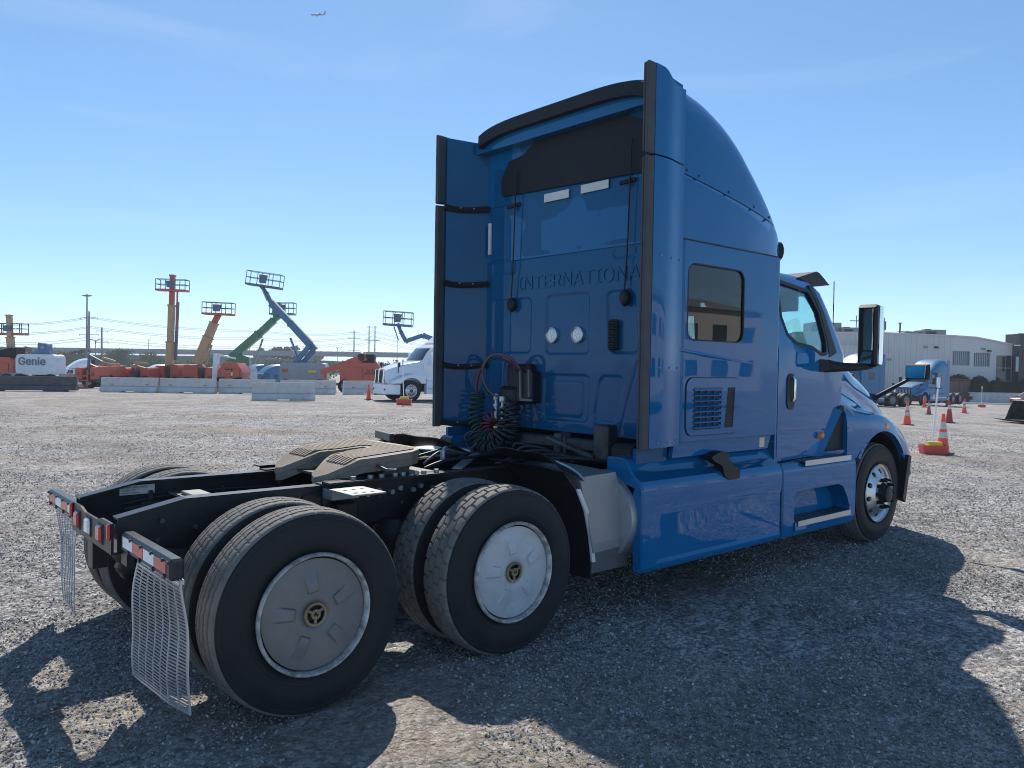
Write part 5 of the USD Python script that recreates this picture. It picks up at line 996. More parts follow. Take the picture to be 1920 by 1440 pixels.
def sign_tub(label, d, s, sc=1.0, turn=0.0, pole=1.32, lean=.03):
    t = thing("marker_pole", label, "marker pole", yard(d, s), turn)
    secs = []
    for z, a, b in ((0, .29, .17), (.03, .31, .19), (.22, .335, .21), (.25, .34, .215), (.25, .315, .19), (.06, .29, .165)):
        secs.append([(x * sc, y * sc, z * sc) for x, y in np.array(rrect(-a, a, -b, b, .06).exterior.coords)[:-1]])
    obj("tub", loft(secs), REDTUB, t, smooth=35)
    obj("lid", cat(pxy(rrect(-.19 * sc, .21 * sc, -.15 * sc, .15 * sc, .05 * sc), .24 * sc, .265 * sc), pxy(rrect(-.17 * sc, .19 * sc, -.13 * sc, .13 * sc, .05 * sc), .265 * sc, .345 * sc)), YTAG, t)
    obj("pole", cyl((-.02, 0, .3 * sc), (-.02 + lean * 3, 0, .3 * sc + pole), .020 * sc ** .5, 10), WPOLE, t, smooth=True)
    obj("card_holder", cat(cyl((lean * 3 - .02, 0, .26 * sc + pole - .05), (lean * 3 - .018, 0, .30 * sc + pole + .15), .035, 12)), WPOLE, t, smooth=True)
    obj("card_clip", bar((lean * 3 - .22, -.01, .22 * sc + pole - .02), (lean * 3 + .05, -.01, .22 * sc + pole - .02), .02), PLAST, t)
    return t
sign_tub("red tub with yellow lid and tall white pole beside the big cone", 17.6, 9.43, .82, RIGHT - .1)
sign_tub("far red tub with white pole standing at the pavement edge", 69.5, 41.4, .85, RIGHT, 1.45, 0)
sign_tub("red tub with yellow lid and thin pole before the white truck's front wheel", 34.1, -4.65, 1.0, RIGHT, 1.5, -.02)

# ---- warehouse
BWALL = mat("ribbed_white_wall", (.50, .462, .435), .6, 0, 0, .05, .4, dust=.15, dust_col=(.44, .43, .42), dscale=.6)
DWALL = mat("dark_cladding", (.022, .024, .03), .5, 0, 0, .15, .6)
HVAC = mat("hvac_metal", (.23, .23, .225), .6, .2, 0, .15, 1.0)
BLIND = mat("pale_blinds", (.30, .32, .35), .7); DGLASS = mat("dark_pane", (.012, .016, .022), .06, 0, .7, .05, 2)
WFRAME = mat("window_frame_grey", (.35, .36, .37), .5); BRICKM = mat("brown_fence", (.14, .075, .055), .8, 0, 0, .15, 1)
D0 = 88.0; k_ = D0 / 85.0; G0 = -1.35
bd = thing("warehouse", "white ribbed metal warehouse with rooftop units behind the parked blue trucks", "building", yard(D0, 0, 0), RIGHT)
def ribbed(x0, x1, ztop, zbot, y0=0.0, pitch=.62, name="wall_panel", m=BWALL):  # ribbed sheets, each of them a part; ztop is a function of x
    for a in np.arange(x0, x1 - .05, pitch):
        b = min(a + pitch, x1); sub = [(a, 0), (a + pitch * .40, 0), (a + pitch * .46, -.05), (a + pitch * .54, -.05), (a + pitch * .60, 0), (a + pitch - .01, 0)]
        sub = [(min(x, b - .005), y) for x, y in sub]
        v = [(x, y0 + y, z) for x, y in sub for z in (zbot, ztop(x))]; f = []
        for i in range(len(sub) - 1): f += [(2 * i, 2 * i + 2, 2 * i + 3), (2 * i, 2 * i + 3, 2 * i + 1)]
        n0 = len(v); v += [(x, y + .12, z) for x, y, z in v]; f += [(c + n0, b_ + n0, a_ + n0) for a_, b_, c in f]
        obj(name, T(v, f), m, bd)
rt_ = lambda x: np.interp(x, np.array([34, 38.9, 47.5, 49.8, 51.4, 53.7]) * k_, np.array([5.80, 5.94, 5.72, 5.6, 5.32, 4.88]) * k_)
ribbed(30 * k_, 47.2 * k_, rt_, G0)
wx = [47.2, 49.25, 49.6, 51.4, 51.95, 53.75]
def smooth_wall(x0, x1, z0, z1f, name="wall_panel"): obj(name, hullm([(x, y, z) for x in (x0, x1) for y in (0, .2) for z in (z0, float(z1f(x)))]), BWALL, bd)
for a, b in ((47.2, 47.31), (49.2, 49.61), (51.38, 52.03)): smooth_wall(a * k_, b * k_, G0, rt_)
for a, b, lo, hi in ((47.31, 49.2, 2.55, 4.13), (49.61, 51.38, 2.48, 3.99), (52.03, 53.75, -.5, 3.75)):
    if lo > 0: smooth_wall(a * k_, b * k_, G0, lambda x, q=lo: q * k_)
    obj("wall_panel", hullm([(x, y, z) for x in (a * k_, b * k_) for y in (0, .2) for z in (hi * k_, float(rt_(x)))]), BWALL, bd)
    wn = obj("window", cat(bx(a * k_, b * k_, .04, .10, (hi - .05) * k_, hi * k_), bx(a * k_, b * k_, .04, .10, lo * k_, (lo + .05) * k_), bx(a * k_, a * k_ + .05, .04, .10, lo * k_, hi * k_), bx(b * k_ - .05, b * k_, .04, .10, lo * k_, hi * k_)), WFRAME, bd)
    n = 9
    for i in range(n):
        xa, xb = a * k_ + (b - a) * k_ * i / n, a * k_ + (b - a) * k_ * (i + 1) / n
        obj("blind_slat", mv(cb(0, 0, 0, (xb - xa) * (.80 if lo > 0 else .25), .012, (hi - lo) * k_ - .12), ((xa + xb) / 2, .17, (hi + lo) / 2 * k_), rz=.25), BLIND if lo > 0 else WFRAME, wn)
    obj("pane", bx(a * k_ + .05, b * k_ - .05, .19, .20, lo * k_ + .05, hi * k_ - .05) if lo > 0 else bx(a * k_ + .05, b * k_ - .05, .12, .13, lo * k_ + .05, hi * k_ - .05), DGLASS, wn)
    if lo < 0:
        for z in (.95, 2.35): obj("transom", bx(a * k_, b * k_, .03, .11, z * k_, (z + .06) * k_), WFRAME, wn)
obj("roof", hullm([(x * k_, y, float(rt_(x * k_)) - .02) for x in (30, 34, 38.9, 47.5, 49.8, 51.4, 53.7) for y in (.15, 30)] + [(x * k_, y, 4.5) for x in (30, 53.7) for y in (.15, 30)]), HVAC, bd)
for a, b in ((30, 38.9), (38.9, 47.5), (47.5, 49.8), (49.8, 51.4), (51.4, 53.75)): obj("eave_trim", bar((a * k_, -.06, float(rt_(a * k_)) + .03), (b * k_ - .01, -.06, float(rt_(b * k_)) + .03), .12, .16), BWALL, bd)
obj("side_wall", bx(53.6 * k_, 53.75 * k_, .2, 30, G0, 4.9), BWALL, bd); obj("side_wall", bx(30.02 * k_, 30.15 * k_, .14, 30, G0, 5.9), BWALL, bd); obj("back_wall", bx(30.2 * k_, 53.5 * k_, 29.8, 30, G0, 5.0), BWALL, bd); obj("lean_to_side", bx(30.02 * k_, 30.15 * k_, -1.19, .12, G0, 4.42 * k_), BWALL, bd)
obj("lean_to_wall", bx(30 * k_, 38.95 * k_, -1.2, -.1, G0, 4.42 * k_), BWALL, bd); obj("lean_to_trim", bx(30 * k_, 38.95 * k_, -1.26, -1.2, 4.32 * k_, 4.46 * k_), BWALL, bd)
for x in np.arange(30.3, 38.9, .45): obj("lean_to_rib", bx(x * k_, x * k_ + .05, -1.245, -1.2, G0, 4.32 * k_), BWALL, bd)
for x, z in ((45.5, 4.5), (51.2, 4.2)): obj("flood_lamp", hullm([(x * k_ + a, -b, z * k_ + c) for a, b, c in ((-.2, .02, .1), (.2, .02, .1), (-.2, .02, -.1), (.2, .02, -.1), (-.18, .30, -.02), (.18, .30, -.02), (-.18, .3, -.1), (.18, .3, -.1))]), PLAST, bd)
for x, z in ((44.4, 4.5), (40.5, 3.1), (50.6, 4.4)): obj("wall_plate", bx(x * k_ - .25, x * k_ + .25, -.075, -.055, z * k_ - .12, z * k_ + .12), HVAC, bd)
def unit(label, x0, x1, z0, z1, y, m=HVAC):
    t = thing("rooftop_unit", label, "air conditioner", yard(D0 + y, (x0 + x1) / 2 * k_, z0 * k_), RIGHT); w, h = (x1 - x0) / 2 * k_, (z1 - z0) * k_
    obj("housing", bx(-w, w, -1.2, 1.2, .12, h, .04), m, t); obj("curb", bx(-w * .9, w * .9, -1.1, 1.1, -.6, .12), STEELD, t)
    for i in range(5): obj("grille_slat", bx(-w * .9, w * .1, -1.22, -1.2, .3 + i * (h - .5) / 5, .36 + i * (h - .5) / 5), STEELD, t)
    obj("access_panel", bx(w * .25, w * .85, -1.215, -1.2, .3, h - .2), m, t); obj("fan_guard", lathe_z([(.5, h + .1), (.5, h), (.0, h)], 20, (-w * .3, 0, 0)), STEELD, t)
unit("large rooftop unit at the left end of the warehouse roof, left of the mirror", 33.4, 36.85, 5.9, 7.18, 5); unit("lower rooftop unit next to the large one, nearer the mirror", 36.6, 38.7, 5.85, 6.62, 4); unit("low rooftop unit left of the square one above the warehouse windows", 43.5, 45.5, 5.75, 6.25, 4); unit("square rooftop unit above the first warehouse window", 45.4, 47.8, 5.7, 6.5, 3.5)
unit("small rooftop unit near the sloping right end of the roof", 50.0, 51.3, 5.3, 5.62, 6)
def mast(name, label, catg, d, s, z0, z1, r, extra=()):
    t = thing(name, label, catg, yard(d, s, z0), RIGHT); obj("pole", cyl((0, 0, 0), (0, 0, z1 - z0), r, 8), RAILM, t, smooth=True)
    for nm, mm in extra: obj(nm, mm, RAILM, t)
    return t
mast("rooftop_mast", "rooftop mast with a cross arm between the roof units left of the mirror", "antenna", 92, 36.9 * 92 / 85, 6.0, 8.3, .05, (("cross_arm", cb(0, 0, 1.7, 1.5, .08, .1)), ("lamp_head", cb(.5, 0, 1.8, .4, .2, .12))))
mast("rooftop_mast", "short twin rooftop antenna right of the mirror", "antenna", 92, 39.9 * 92 / 85, 6.3, 8.1, .05, (("panel_antenna", cat(cb(-.12, 0, 1.0, .12, .1, 1.2), cb(.14, 0, .9, .12, .1, 1.0))),))
mast("vent_pipe", "slim vent pipe rising from the warehouse roof", "pipe", 90, 41.6 * 90 / 85, 6.0, 7.4, .10, (("pipe_cap", cyl((0, 0, 1.3), (0, 0, 1.45), .15, 10)),))
mast("roof_rail", "thin low railing on the warehouse roof", "railing", 89.5, 42.4 * 89.5 / 85, 6.1, 6.5, .03, (("rail", bar((-1.2, 0, .35), (1.6, 0, .30), .05)), ("rail_post", bar((1.5, 0, 0), (1.5, 0, .35), .04))))
# dark wing with the sign letters
dw_ = thing("dark_building", "black clad building wing with pale red sign letters at the right edge", "building", yard(D0 - 1.0, 0, 0), RIGHT)
for i in range(9): obj("cladding_panel", bx(53.85 * k_ + i * 1.4, 53.85 * k_ + (i + 1) * 1.4 - .02, 0, .25, G0, 6.1 * k_), DWALL, dw_)
obj("side_wall", bx(53.86 * k_, 54.1 * k_, .3, 2.5, G0, 6.05 * k_), DWALL, dw_)
tm = meshkit.text_mesh("rb", 1.25 * k_, .12, bold=True); v = tm.vertices; tm.vertices = np.c_[54.15 * k_ + v[:, 0] * 1.15, -.02 - v[:, 2], 3.2 * k_ + v[:, 1]]
obj("sign_letters", tm, mat("sign_red", (.42, .10, .09), .5), dw_)
obj("wall_spout", bx(53.3 * k_, 53.8 * k_, -.3, 0, 4.75 * k_, 4.85 * k_), WPOLE, dw_); obj("downpipe_box", bx(53.5 * k_, 53.78 * k_, -.1, .0, 2.0 * k_, 3.6 * k_), WFRAME, dw_)
# fence, wall, pavement
fn = thing("brown_fence", "brown panel fence beside the round hedges", "fence", yard(85.5, 48.4, -1.35), RIGHT)
for i in range(4): obj("fence_panel", bx(-1.2 + i * .6, -.62 + i * .6, 0, .05, .1, 2.35), BRICKM, fn)
for x in (-1.22, .1, 1.2): obj("fence_post", bx(x - .05, x + .05, -.03, .08, 0, 2.5), BRICKM, fn)
obj("fence_cap", bx(-1.25, 1.25, -.04, .09, 2.45, 2.55), BRICKM, fn)
lw = thing("low_wall", "low grey block wall in front of the hedges", "wall", yard(83.5, 52.5, -1.35), RIGHT)
for r in range(3):
    for i in range(16): obj("wall_block", bx(-4.0 + i * .62 + .3 * (r % 2), -4.0 + i * .62 + .6 + .3 * (r % 2), 0, .25, r * .36, r * .36 + .35), CONC, lw)
obj("wall_cap", bx(-4.1, 6.3, -.03, .28, 1.08, 1.16), CONC, lw)
pv = np.array([yard(81.0, 46.0, -1.346), yard(81.0, 75, -1.346), yard(83.4, 75, -1.346), yard(83.4, 46.0, -1.346)])
pvm = T(np.vstack([pv, pv + [0, 0, .13]]), [(4, 5, 6), (4, 6, 7), (0, 1, 5), (0, 5, 4), (1, 2, 6), (1, 6, 5), (3, 0, 4), (3, 4, 7)])
tag(obj("pavement", pvm, mat("bright_pavement", (.55, .53, .50), .85), None), "strip of bright concrete pavement below the low wall", "pavement", kind="structure")
# hedges and trees made of leaf sized faces
def leaves(n, centre, rad, size, seed, flat=0.0, shell=.55):
    g = np.random.default_rng(seed); u = g.normal(size=(n, 3)); u /= np.linalg.norm(u, axis=1, keepdims=True)
    p = np.asarray(centre) + u * np.asarray(rad) * (shell + (1 - shell) * g.random((n, 1))) ; a = g.normal(size=(n, 3)); a /= np.linalg.norm(a, axis=1, keepdims=True)
    b = np.cross(a, g.normal(size=(n, 3))); b /= np.linalg.norm(b, axis=1, keepdims=True); s = size * (.6 + .8 * g.random((n, 1)))
    v = np.stack([p - a * s, p + b * s * .6, p + a * s, p - b * s * .6], 1).reshape(-1, 3); i = np.arange(n) * 4
    return T(v, np.vstack([np.c_[i, i + 1, i + 2], np.c_[i, i + 2, i + 3]]))
def hedge(label, d, s, w, h, seed):
    t = thing("round_hedge", label, "hedge", yard(d, s, -1.35), RIGHT); core = trimesh.creation.icosphere(2, 1.0); core.vertices = core.vertices * [w * .86, w * .7, h * .46] + [0, 0, h * .5]
    obj("crown", leaves(1500, (0, 0, h * .52), (w, w * .8, h * .52), .09, seed, shell=.86), LEAF[2], t); obj("stem", cat(core, cyl((0, 0, 0), (0, 0, h * .3), .08, 6)), HEDGE, t)
for lab, d, s, w, h in (("round trimmed hedge above the brown fence", 87.0, 49.2, 1.55, 2.95), ("round trimmed hedge just right of the brown fence", 85.5, 50.6, 1.1, 2.85), ("dark hedge below the second warehouse window", 85.5, 52.4, 1.25, 2.4), ("dark hedge left of the tallest glazed opening's foot", 85.5, 54.0, 1.2, 2.3), ("tall dark hedge at the foot of the black building", 85.0, 55.7, 1.4, 2.7), ("dark hedge behind the red car, last on the right", 85.0, 57.7, 1.4, 2.4)):
    hedge(lab, d, s, w, h, int(d * 10 + s * 100))
def tree(label, d, s, z0, h, w, seed, kind="round", name="tree"):
    t = thing(name, label, "tree", yard(d, s, z0), RIGHT); g = np.random.default_rng(seed)
    obj("trunk", cat(tube([(0, 0, -.5), (g.normal() * .2, 0, h * .35), (g.normal() * .3, 0, h * .75)], [h * .035, h * .026, h * .010], 7), *[tube([(0, 0, h * .35), (math.cos(a) * w * .35, math.sin(a) * w * .35, h * .62)], [h * .015, h * .006], 5) for a in g.random(5) * 6.28]), BARK, t, smooth=True)
    cl = []; nb = 9 if kind == "round" else 7
    for k in range(nb):
        a, r = g.random() * 6.28, g.random() ** .5; zc = h * ((.52 + .40 * g.random()) if kind != "palm" else .93); q = w * (.24 + .16 * g.random())
        cl.append(leaves(170, (math.cos(a) * w * .72 * r, math.sin(a) * w * .5 * r, zc - h * .12 * r), (q * 1.25, q, q * (.72 if kind != "flat" else .40)), h * .036, seed * 31 + k, shell=.25))
    obj("crown", cat(*cl), LEAF[seed % 3], t)
def px(p, d): return (p - 960) / 1480 * d
for k, (lab, p, d, h, w, kd) in enumerate((("spreading far tree behind the left orange lift", -6, 230, 8.2, 6.5, "round"), ("dense far tree right of the cream mast at the left edge", 32, 240, 8.6, 5.0, "round"), ("far tree behind the blue boom stub's left side", 66, 235, 8.0, 6.0, "round"), ("low far tree right of the blue boom stub", 100, 240, 7.0, 5.5, "flat"), ("flat topped far tree above the far white truck", 124, 245, 7.4, 6.5, "flat"), ("far tree just left of the tall light mast", 143, 240, 6.4, 4.0, "flat"),
        ("far tree right of the second wire pole, left of a pair", 206, 260, 7.0, 6.0, "round"), ("far tree of uneven crown, taller of the pair right of the wire pole", 222, 262, 8.4, 5.2, "round"), ("dark round far tree left of the orange bodies", 284, 250, 7.2, 5.5, "round"), ("far tree behind the body of the upright cream boom", 298, 255, 6.8, 4.5, "flat"),
        ("dark pine like far tree left of the leaning blue boom", 503, 330, 12.2, 5.6, "round"), ("dark far tree with gaps, second left of the blue boom", 521, 330, 12.6, 5.0, "round"), ("slim far tree between two wider ones near the blue boom", 533, 335, 12.0, 3.2, "round"), ("far tree touching the blue boom's left side", 545, 330, 12.4, 4.6, "round"), ("small far tree seen between the bridge and the power poles", 675, 420, 11.0, 6.0, "flat"))):
    tree(lab, d, px(p, d), -2.5, h, w, 40 + k, kd)
for lab, p, d, h in (("short far palm left of the tall light mast", 146, 210, 6.0), ("far palm close against the tall light mast", 159, 215, 6.4)):
    t = thing("palm_tree", lab, "tree", yard(d, px(p, d), -2.5), RIGHT); obj("trunk", tube([(0, 0, 0), (.1, 0, h)], [.35, .25], 8), BARK, t, smooth=True)
    obj("crown", cat(*[hullm([(0, 0, h), (math.cos(a) * .9, math.sin(a) * .9, h + .5), (math.cos(a) * 1.7, math.sin(a) * 1.7, h - .2), (math.cos(a + .2) * .9, math.sin(a + .2) * .9, h + .42), (math.cos(a) * .9, math.sin(a) * .9, h + .38)]) for a in np.arange(12) * .524]), LEAF[0], t)
hd_ = []
for k in range(60):
    s_ = -175 + 2.6 * k; hd_.append(leaves(260, (s_, rng.random() * 10, -2.5 + 2.3), (2.6, 2.5, 2.2 + rng.random() * 1.2), .35, 900 + k, shell=.4))
m = cat(*hd_); v = m.vertices; m.vertices = np.array([yard(0, 0, 0)]) + v[:, :1] * YR + (v[:, 1:2] + 205) * YF + v[:, 2:] * [0, 0, 1.0]
tag(obj("far_shrubbery", m, LEAF[0]), "low band of far shrubs along the foot of the elevated road", "shrubs", kind="stuff")
# ---- elevated road, poles, wires
OVER = mat("road_concrete", (.20, .21, .215), .85, 0, 0, .08, .05)
ov = thing("elevated_road", "long grey elevated road crossing the distance behind the lifts", "bridge", yard(300, 0, 0), RIGHT)
for i in range(28):
    x0 = -215 + i * 20; z = 4.9 + .6 * min(1, i / 12); obj("deck_span", cat(bx(x0, x0 + 19.9, -5, 5, z - .9, z, .05), bx(x0, x0 + 19.9, -5.2, -4.9, z, z + .95)), OVER, ov)
    if i > 4:
        obj("pier", hullm([(x0 + a, y, zz) for a, zz in ((-3.2, z - .92), (3.2, z - .92), (-3.0, z - 1.7), (3.0, z - 1.7), (-1.2, z - 2.9), (1.2, z - 2.9)) for y in (-1.2, 1.2)]), OVER, ov); obj("pier", bx(x0 - 1.2, x0 + 1.2, -1.1, 1.1, -3, z - 2.9), OVER, ov)
eb_ = yard(322, 0, 0)
rmp = thing("ramp_bank", "lower far bank and second road below the elevated road", "embankment", eb_, RIGHT)
obj("bank", hullm([(x, y, z) for x, z in ((-260, 3.4), (-120, 3.9), (-60, 2.4), (-260, -3), (-60, -3)) for y in (0, 8)]), mat("bank_earth", (.11, .125, .10), .95, 0, 0, .3, .08), rmp); obj("lower_deck", bx(-62, 60, 0, 8, .6, 1.9), OVER, rmp)
for i in range(8): obj("pier", bx(-58 + i * 15, -56.4 + i * 15, 1, 6, -3, .6), OVER, rmp)
PSTEEL = mat("pole_steel", (.16, .165, .17), .6, .3, 0, .1, 1)
def pole(name, label, p, d, ytop, r, arms=(), catg="utility pole", hz=None):
    s = px(p, d); h = (687 + (p - 960.5) * .01654 - ytop) / 1480 * d + 1.737; t = thing(name, label, catg, yard(d, s, -3), RIGHT)
    obj("pole", tube([(0, 0, 0), (0, 0, h + 3)], [r, r * .6], 10), PSTEEL, t, smooth=True)
    for dz, w in arms: obj("cross_arm", bar((-w, 0, h + 3 - dz), (w, 0, h + 3 - dz), .16), PSTEEL, t); obj("insulator", cat(*[cyl((x, 0, h + 3 - dz - .5), (x, 0, h + 3 - dz), .07, 6) for x in (-w, w)]), PSTEEL, t)
    return t, s, h
t, s_, h_ = pole("light_mast", "tall floodlight mast with a flat lamp ring, tallest pole at the left", 162.5, 150, 552, .22, (), "street lamp")
obj("lamp_ring", cat(cb(0, 0, h_ + 2.7, .9, .9, .25, .05), *[cb(x, y, h_ + 2.75, .5, .35, .16, .03) for x, y in ((-.62, 0), (.62, 0), (-.3, .4), (.3, -.4))]), PSTEEL, t)
pole("power_pole", "slanted grey steel power pole right beside the light mast", 166.5, 240, 584, .42, ((2.0, 2.6), (7.0, 2.9), (11.5, 2.9)))
pole("power_pole", "shorter grey power pole right of the light mast", 190.5, 260, 614, .40, ((1.2, 1.9), (5.0, 2.2), (7.6, 2.2)))
pole("power_pole", "power pole with short arms left of the twin poles", 663, 330, 620, .36, ((.6, 2.0), (3.2, 2.6), (6.0, 2.6), (8.4, 2.6)))
pole("power_pole", "left one of the twin power poles beside the platform over the white truck", 691, 320, 611, .32, ((.5, .9),)); t, s_, h_ = pole("power_pole", "right one of the twin power poles, joined to its twin by arms", 702, 320, 611, .32, ((.5, .9),))
for dz in (9.0, 24.0): obj("cross_arm", bar((-4.2, 0, h_ + 3 - dz * .65), (2.0, 0, h_ + 3 - dz * .65), .3), PSTEEL, t)
for lab, p, d, y, cur in (("slim double armed street lamp right of the light mast", 179, 190, 637, 1), ("faint far street lamp right of the uneven tree", 278, 240, 637, 0), ("far street lamp left of the green boom's platform", 467, 300, 645, 1), ("far short post on the elevated road left of the green boom", 454, 300, 659, 0), ("arched far street lamp above the elevated road, left of the power pole", 632, 310, 651, 1), ("far street lamp right behind the blue boom's knuckle", 590, 300, 649, 0), ("thin far pole left of the white truck's roof", 744, 300, 638, 0)):
    t, s_, h_ = pole("street_lamp", lab, p, d, y, .13, (), "street lamp")
    if cur: obj("lamp_arm", cat(tube(spline([(0, 0, h_ + 2.4), (.6, 0, h_ + 3.0), (1.6, 0, h_ + 3.0)], 8), .09, 6), tube(spline([(0, 0, h_ + 2.4), (-.6, 0, h_ + 3.0), (-1.6, 0, h_ + 3.0)], 8), .09, 6)), PSTEEL, t)
    obj("lamp_head", cat(*[cb(x, 0, h_ + 2.95, .7, .3, .14, .03) for x in ((-1.6, 1.6) if cur else (.2,))]), PSTEEL, t)
WIRE = mat("wire_grey", (.12, .125, .13), .6)
def wire(label, pts, r=.055, sag=1.2):  # one conductor strung over the far poles
    w = []; 
    for a, b in zip(pts[:-1], pts[1:]):
        A, B = [np.array(yard(d, px(p, d), (687 + (p - 960.5) * .01654 - y) / 1480 * d + 1.737)) for p, y, d in (a, b)]
        for t_ in np.linspace(0, 1, 14)[:-1 if b is not pts[-1] else None]: q = A + (B - A) * t_; q[2] -= sag * 4 * t_ * (1 - t_); w.append(q)
    tag(obj("power_line", tube(w, r, 4), WIRE), label, "power line")
for lab, y0, y1, y2, y3 in (("topmost power line, leaving the pole beside the light mast", 609, 594, 619, 623), ("second power line from the top at the pole beside the light mast", 626, 612, 633, 632), ("third power line from the top, below the upright boom's middle", 642, 632, 648, 640), ("lowest power line crossing behind the lifts", 645, 637, 652, 643),
        ("power line running just under the topmost one", 611.5, 596.5, 621.5, 626), ("power line running just under the second one", 628.5, 614.5, 636.5, 634)):
    wire(lab, [(-40, y0 - 4, 250), (167, y1, 240), (480, y2, 290), (663, y3, 330), (697, y3 - 3, 320), (850, y3 + 16, 300)])
# ---- red car, loader bucket, airliner
def car_mesh(sec):
    return loft(sec)
cr = thing("parked_car", "small dark red car at the right edge by the pavement", "car", yard(79.0, 52.1, -1.33), RIGHT + PI + .15)
RED = mat("car_red", (.22, .022, .03), .3, 0, 1, .05)
secs = []
for x, zt, w in ((2.0, .62, .62), (1.9, .74, .76), (1.6, .84, .84), (.9, .94, .87), (.0, .96, .88), (-1.2, .95, .87), (-1.75, .88, .84), (-1.95, .70, .72)):
    secs.append([(x, -w * .94, .25), (x, -w, .45), (x, -w, zt - .2), (x, -w * .86, zt), (x, w * .86, zt), (x, w, zt - .2), (x, w, .45), (x, w * .94, .25)])
bod = man(loft(secs))
for x in (1.25, -1.25): bod = bod - m3d.Manifold.cylinder(3, .36, .36, 24).rotate([90, 0, 0]).translate([x, 1.5, .32])
obj("car_body", tri(bod), RED, cr, smooth=40)
obj("cabin", hullm([(x, s * y, z) for s in (-1, 1) for x, y, z in ((.85, .80, .93), (.25, .62, 1.40), (-.9, .62, 1.42), (-1.6, .78, .93))]), GLASSB, cr); obj("roof", hullm([(x, s * y, z) for s in (-1, 1) for x, y, z in ((.30, .62, 1.38), (.2, .6, 1.44), (-.85, .6, 1.46), (-.98, .62, 1.40))]), RED, cr)
for s in (-1, 1):
    obj("window_pillar", cat(bar((.85, s * .80, .94), (.27, s * .635, 1.40), .05), bar((-.3, s * .80, .94), (-.3, s * .64, 1.42), .06), bar((-1.58, s * .78, .94), (-.92, s * .63, 1.42), .06)), LWHITE, cr)
    for x in (1.25, -1.25):
        wn = node("wheel", cr, (x, s * .86, .32), rz=0 if s < 0 else PI); obj("tyre", lathe_y([(.2, 0), (.30, 0), (.32, .03), (.32, .17), (.3, .2)], 28), TYRE, wn, smooth=35); obj("rim", lathe_y([(0, .03), (.08, .02), (.2, .01), (.21, .0), (.22, .03)], 20), ALU, wn, smooth=35)
    obj("head_lamp", cb(1.88, s * .55, .66, .14, .24, .14, .03), CLRL, cr)
lb = thing("loader_bucket", "dark steel loader bucket with a sharp lip at the right edge", "loader bucket", yard(37.2, 24.5, -.54), RIGHT)
pr = [(-.75, .12), (-.30, .03), (.35, .0), (.55, .06), (.6, .5), (.35, .95), (.05, 1.08), (.0, 1.02), (.25, .88), (.45, .45), (.42, .14), (-.25, .10)]
obj("bucket_shell", pxz(pr, -1.4, 1.4), STEELD, lb)
for y in (-1.42, 1.40): obj("side_plate", pxz([(-.40, .05), (.35, .0), (.55, .06), (.6, .5), (.35, .95), (.05, 1.08), (-.12, .7), (-.30, .2)], y, y + .025), STEELD, lb)
obj("cutting_edge", pxz([(-.98, .155), (-.75, .10), (-.3, .02), (-.3, .05), (-.75, .14)], -1.45, 1.45), STEELD, lb); obj("edge_highlight", bx(-.32, .6, -1.46, -1.43, .02, .07), ALUD, lb)
obj("loader_arm", cat(bar((.4, -.6, .6), (2.0, -.6, 1.4), .25), bar((.4, .6, .6), (2.0, .6, 1.4), .25)), STEELD, lb); obj("back_bracket", bx(.35, .62, -.8, .8, .3, .85, .03), STEELD, lb)
ap_d = 1850.0; ap = np.array(CAM) + ap_d * (FW + RT * (597 - 960) / 1480.6 - UP * (27.5 - 720) / 1480.6)
air = thing("airliner", "tiny twin engined airliner crossing the sky at upper left", "airplane", tuple(ap), RIGHT + PI + .25)
air_n = node("airframe", air, (0, 0, 0), ry=.14, rx=-.22); APM = mat("airliner_grey", (.30, .32, .36), .4)
obj("fuselage", tube([(18, 0, .2), (17, 0, .1), (15, 0, 0), (11, 0, 0), (-8, 0, 0), (-13, 0, .6), (-17, 0, 1.1)], [.2, 1.2, 1.8, 2.0, 2.0, 1.5, .4], 14), APM, air_n, smooth=True)
for s in (-1, 1):
    obj("wing", hullm([(x, s * y, z) for x, y, z in ((4, 1.5, -.8), (-3.5, 1.5, -.9), (-4, 17, 1.2), (-5.5, 17, 1.2), (3.5, 1.5, -.3), (-3, 1.5, -.6))]), APM, air_n); obj("tail_plane", hullm([(x, s * y, z) for x, y, z in ((-12.5, .5, 1.2), (-16, .5, 1.2), (-16, 6.5, 1.8), (-17.5, 6.5, 1.8), (-14, .5, 1.5))]), APM, air_n)
    obj("engine", tube([(4.5, s * 5.5, -1.9), (3.5, s * 5.5, -1.9), (1, s * 5.5, -1.8)], [.9, 1.05, .7], 12), APM, air_n, smooth=True)
obj("tail_fin", hullm([(-11.5, 0, 1.8), (-16.5, 0, 1.6), (-15.8, 0, 8), (-18, 0, 8), (-14, .2, 1.7), (-14, -.2, 1.7)]), APM, air_n)

# ---- loose gravel close to the camera: stones no one could count
def stone(seed):
    g = np.random.default_rng(seed); p = g.normal(size=(9, 3)); p /= np.linalg.norm(p, axis=1, keepdims=True); p *= [1.0, .75 + .2 * g.random(), .5 + .2 * g.random()]; return hullm(p)
usdkit.material(stage, L("gravel_stone"), {"o": ("object_info", {}), "w": ("white_noise_texture", {"dimensions": "1D"}), "r": ("rgb_ramp", {"ramp": [(0, (.12, .118, .118)), (.3, (.195, .19, .186)), (.65, (.27, .263, .255)), (.92, (.36, .35, .338)), (1, (.48, .465, .45))]}), "p": ("principled_bsdf", {"roughness": .85, "specular_ior_level": .3})},
                [("o.random", "r.fac"), ("r.color", "p.base_color")], surface="p.BSDF")
pi = UsdGeom.PointInstancer.Define(stage, "/World/loose_gravel"); tag(pi.GetPrim(), "loose grey gravel stones scattered over the yard around the wheels", "gravel", kind="stuff")
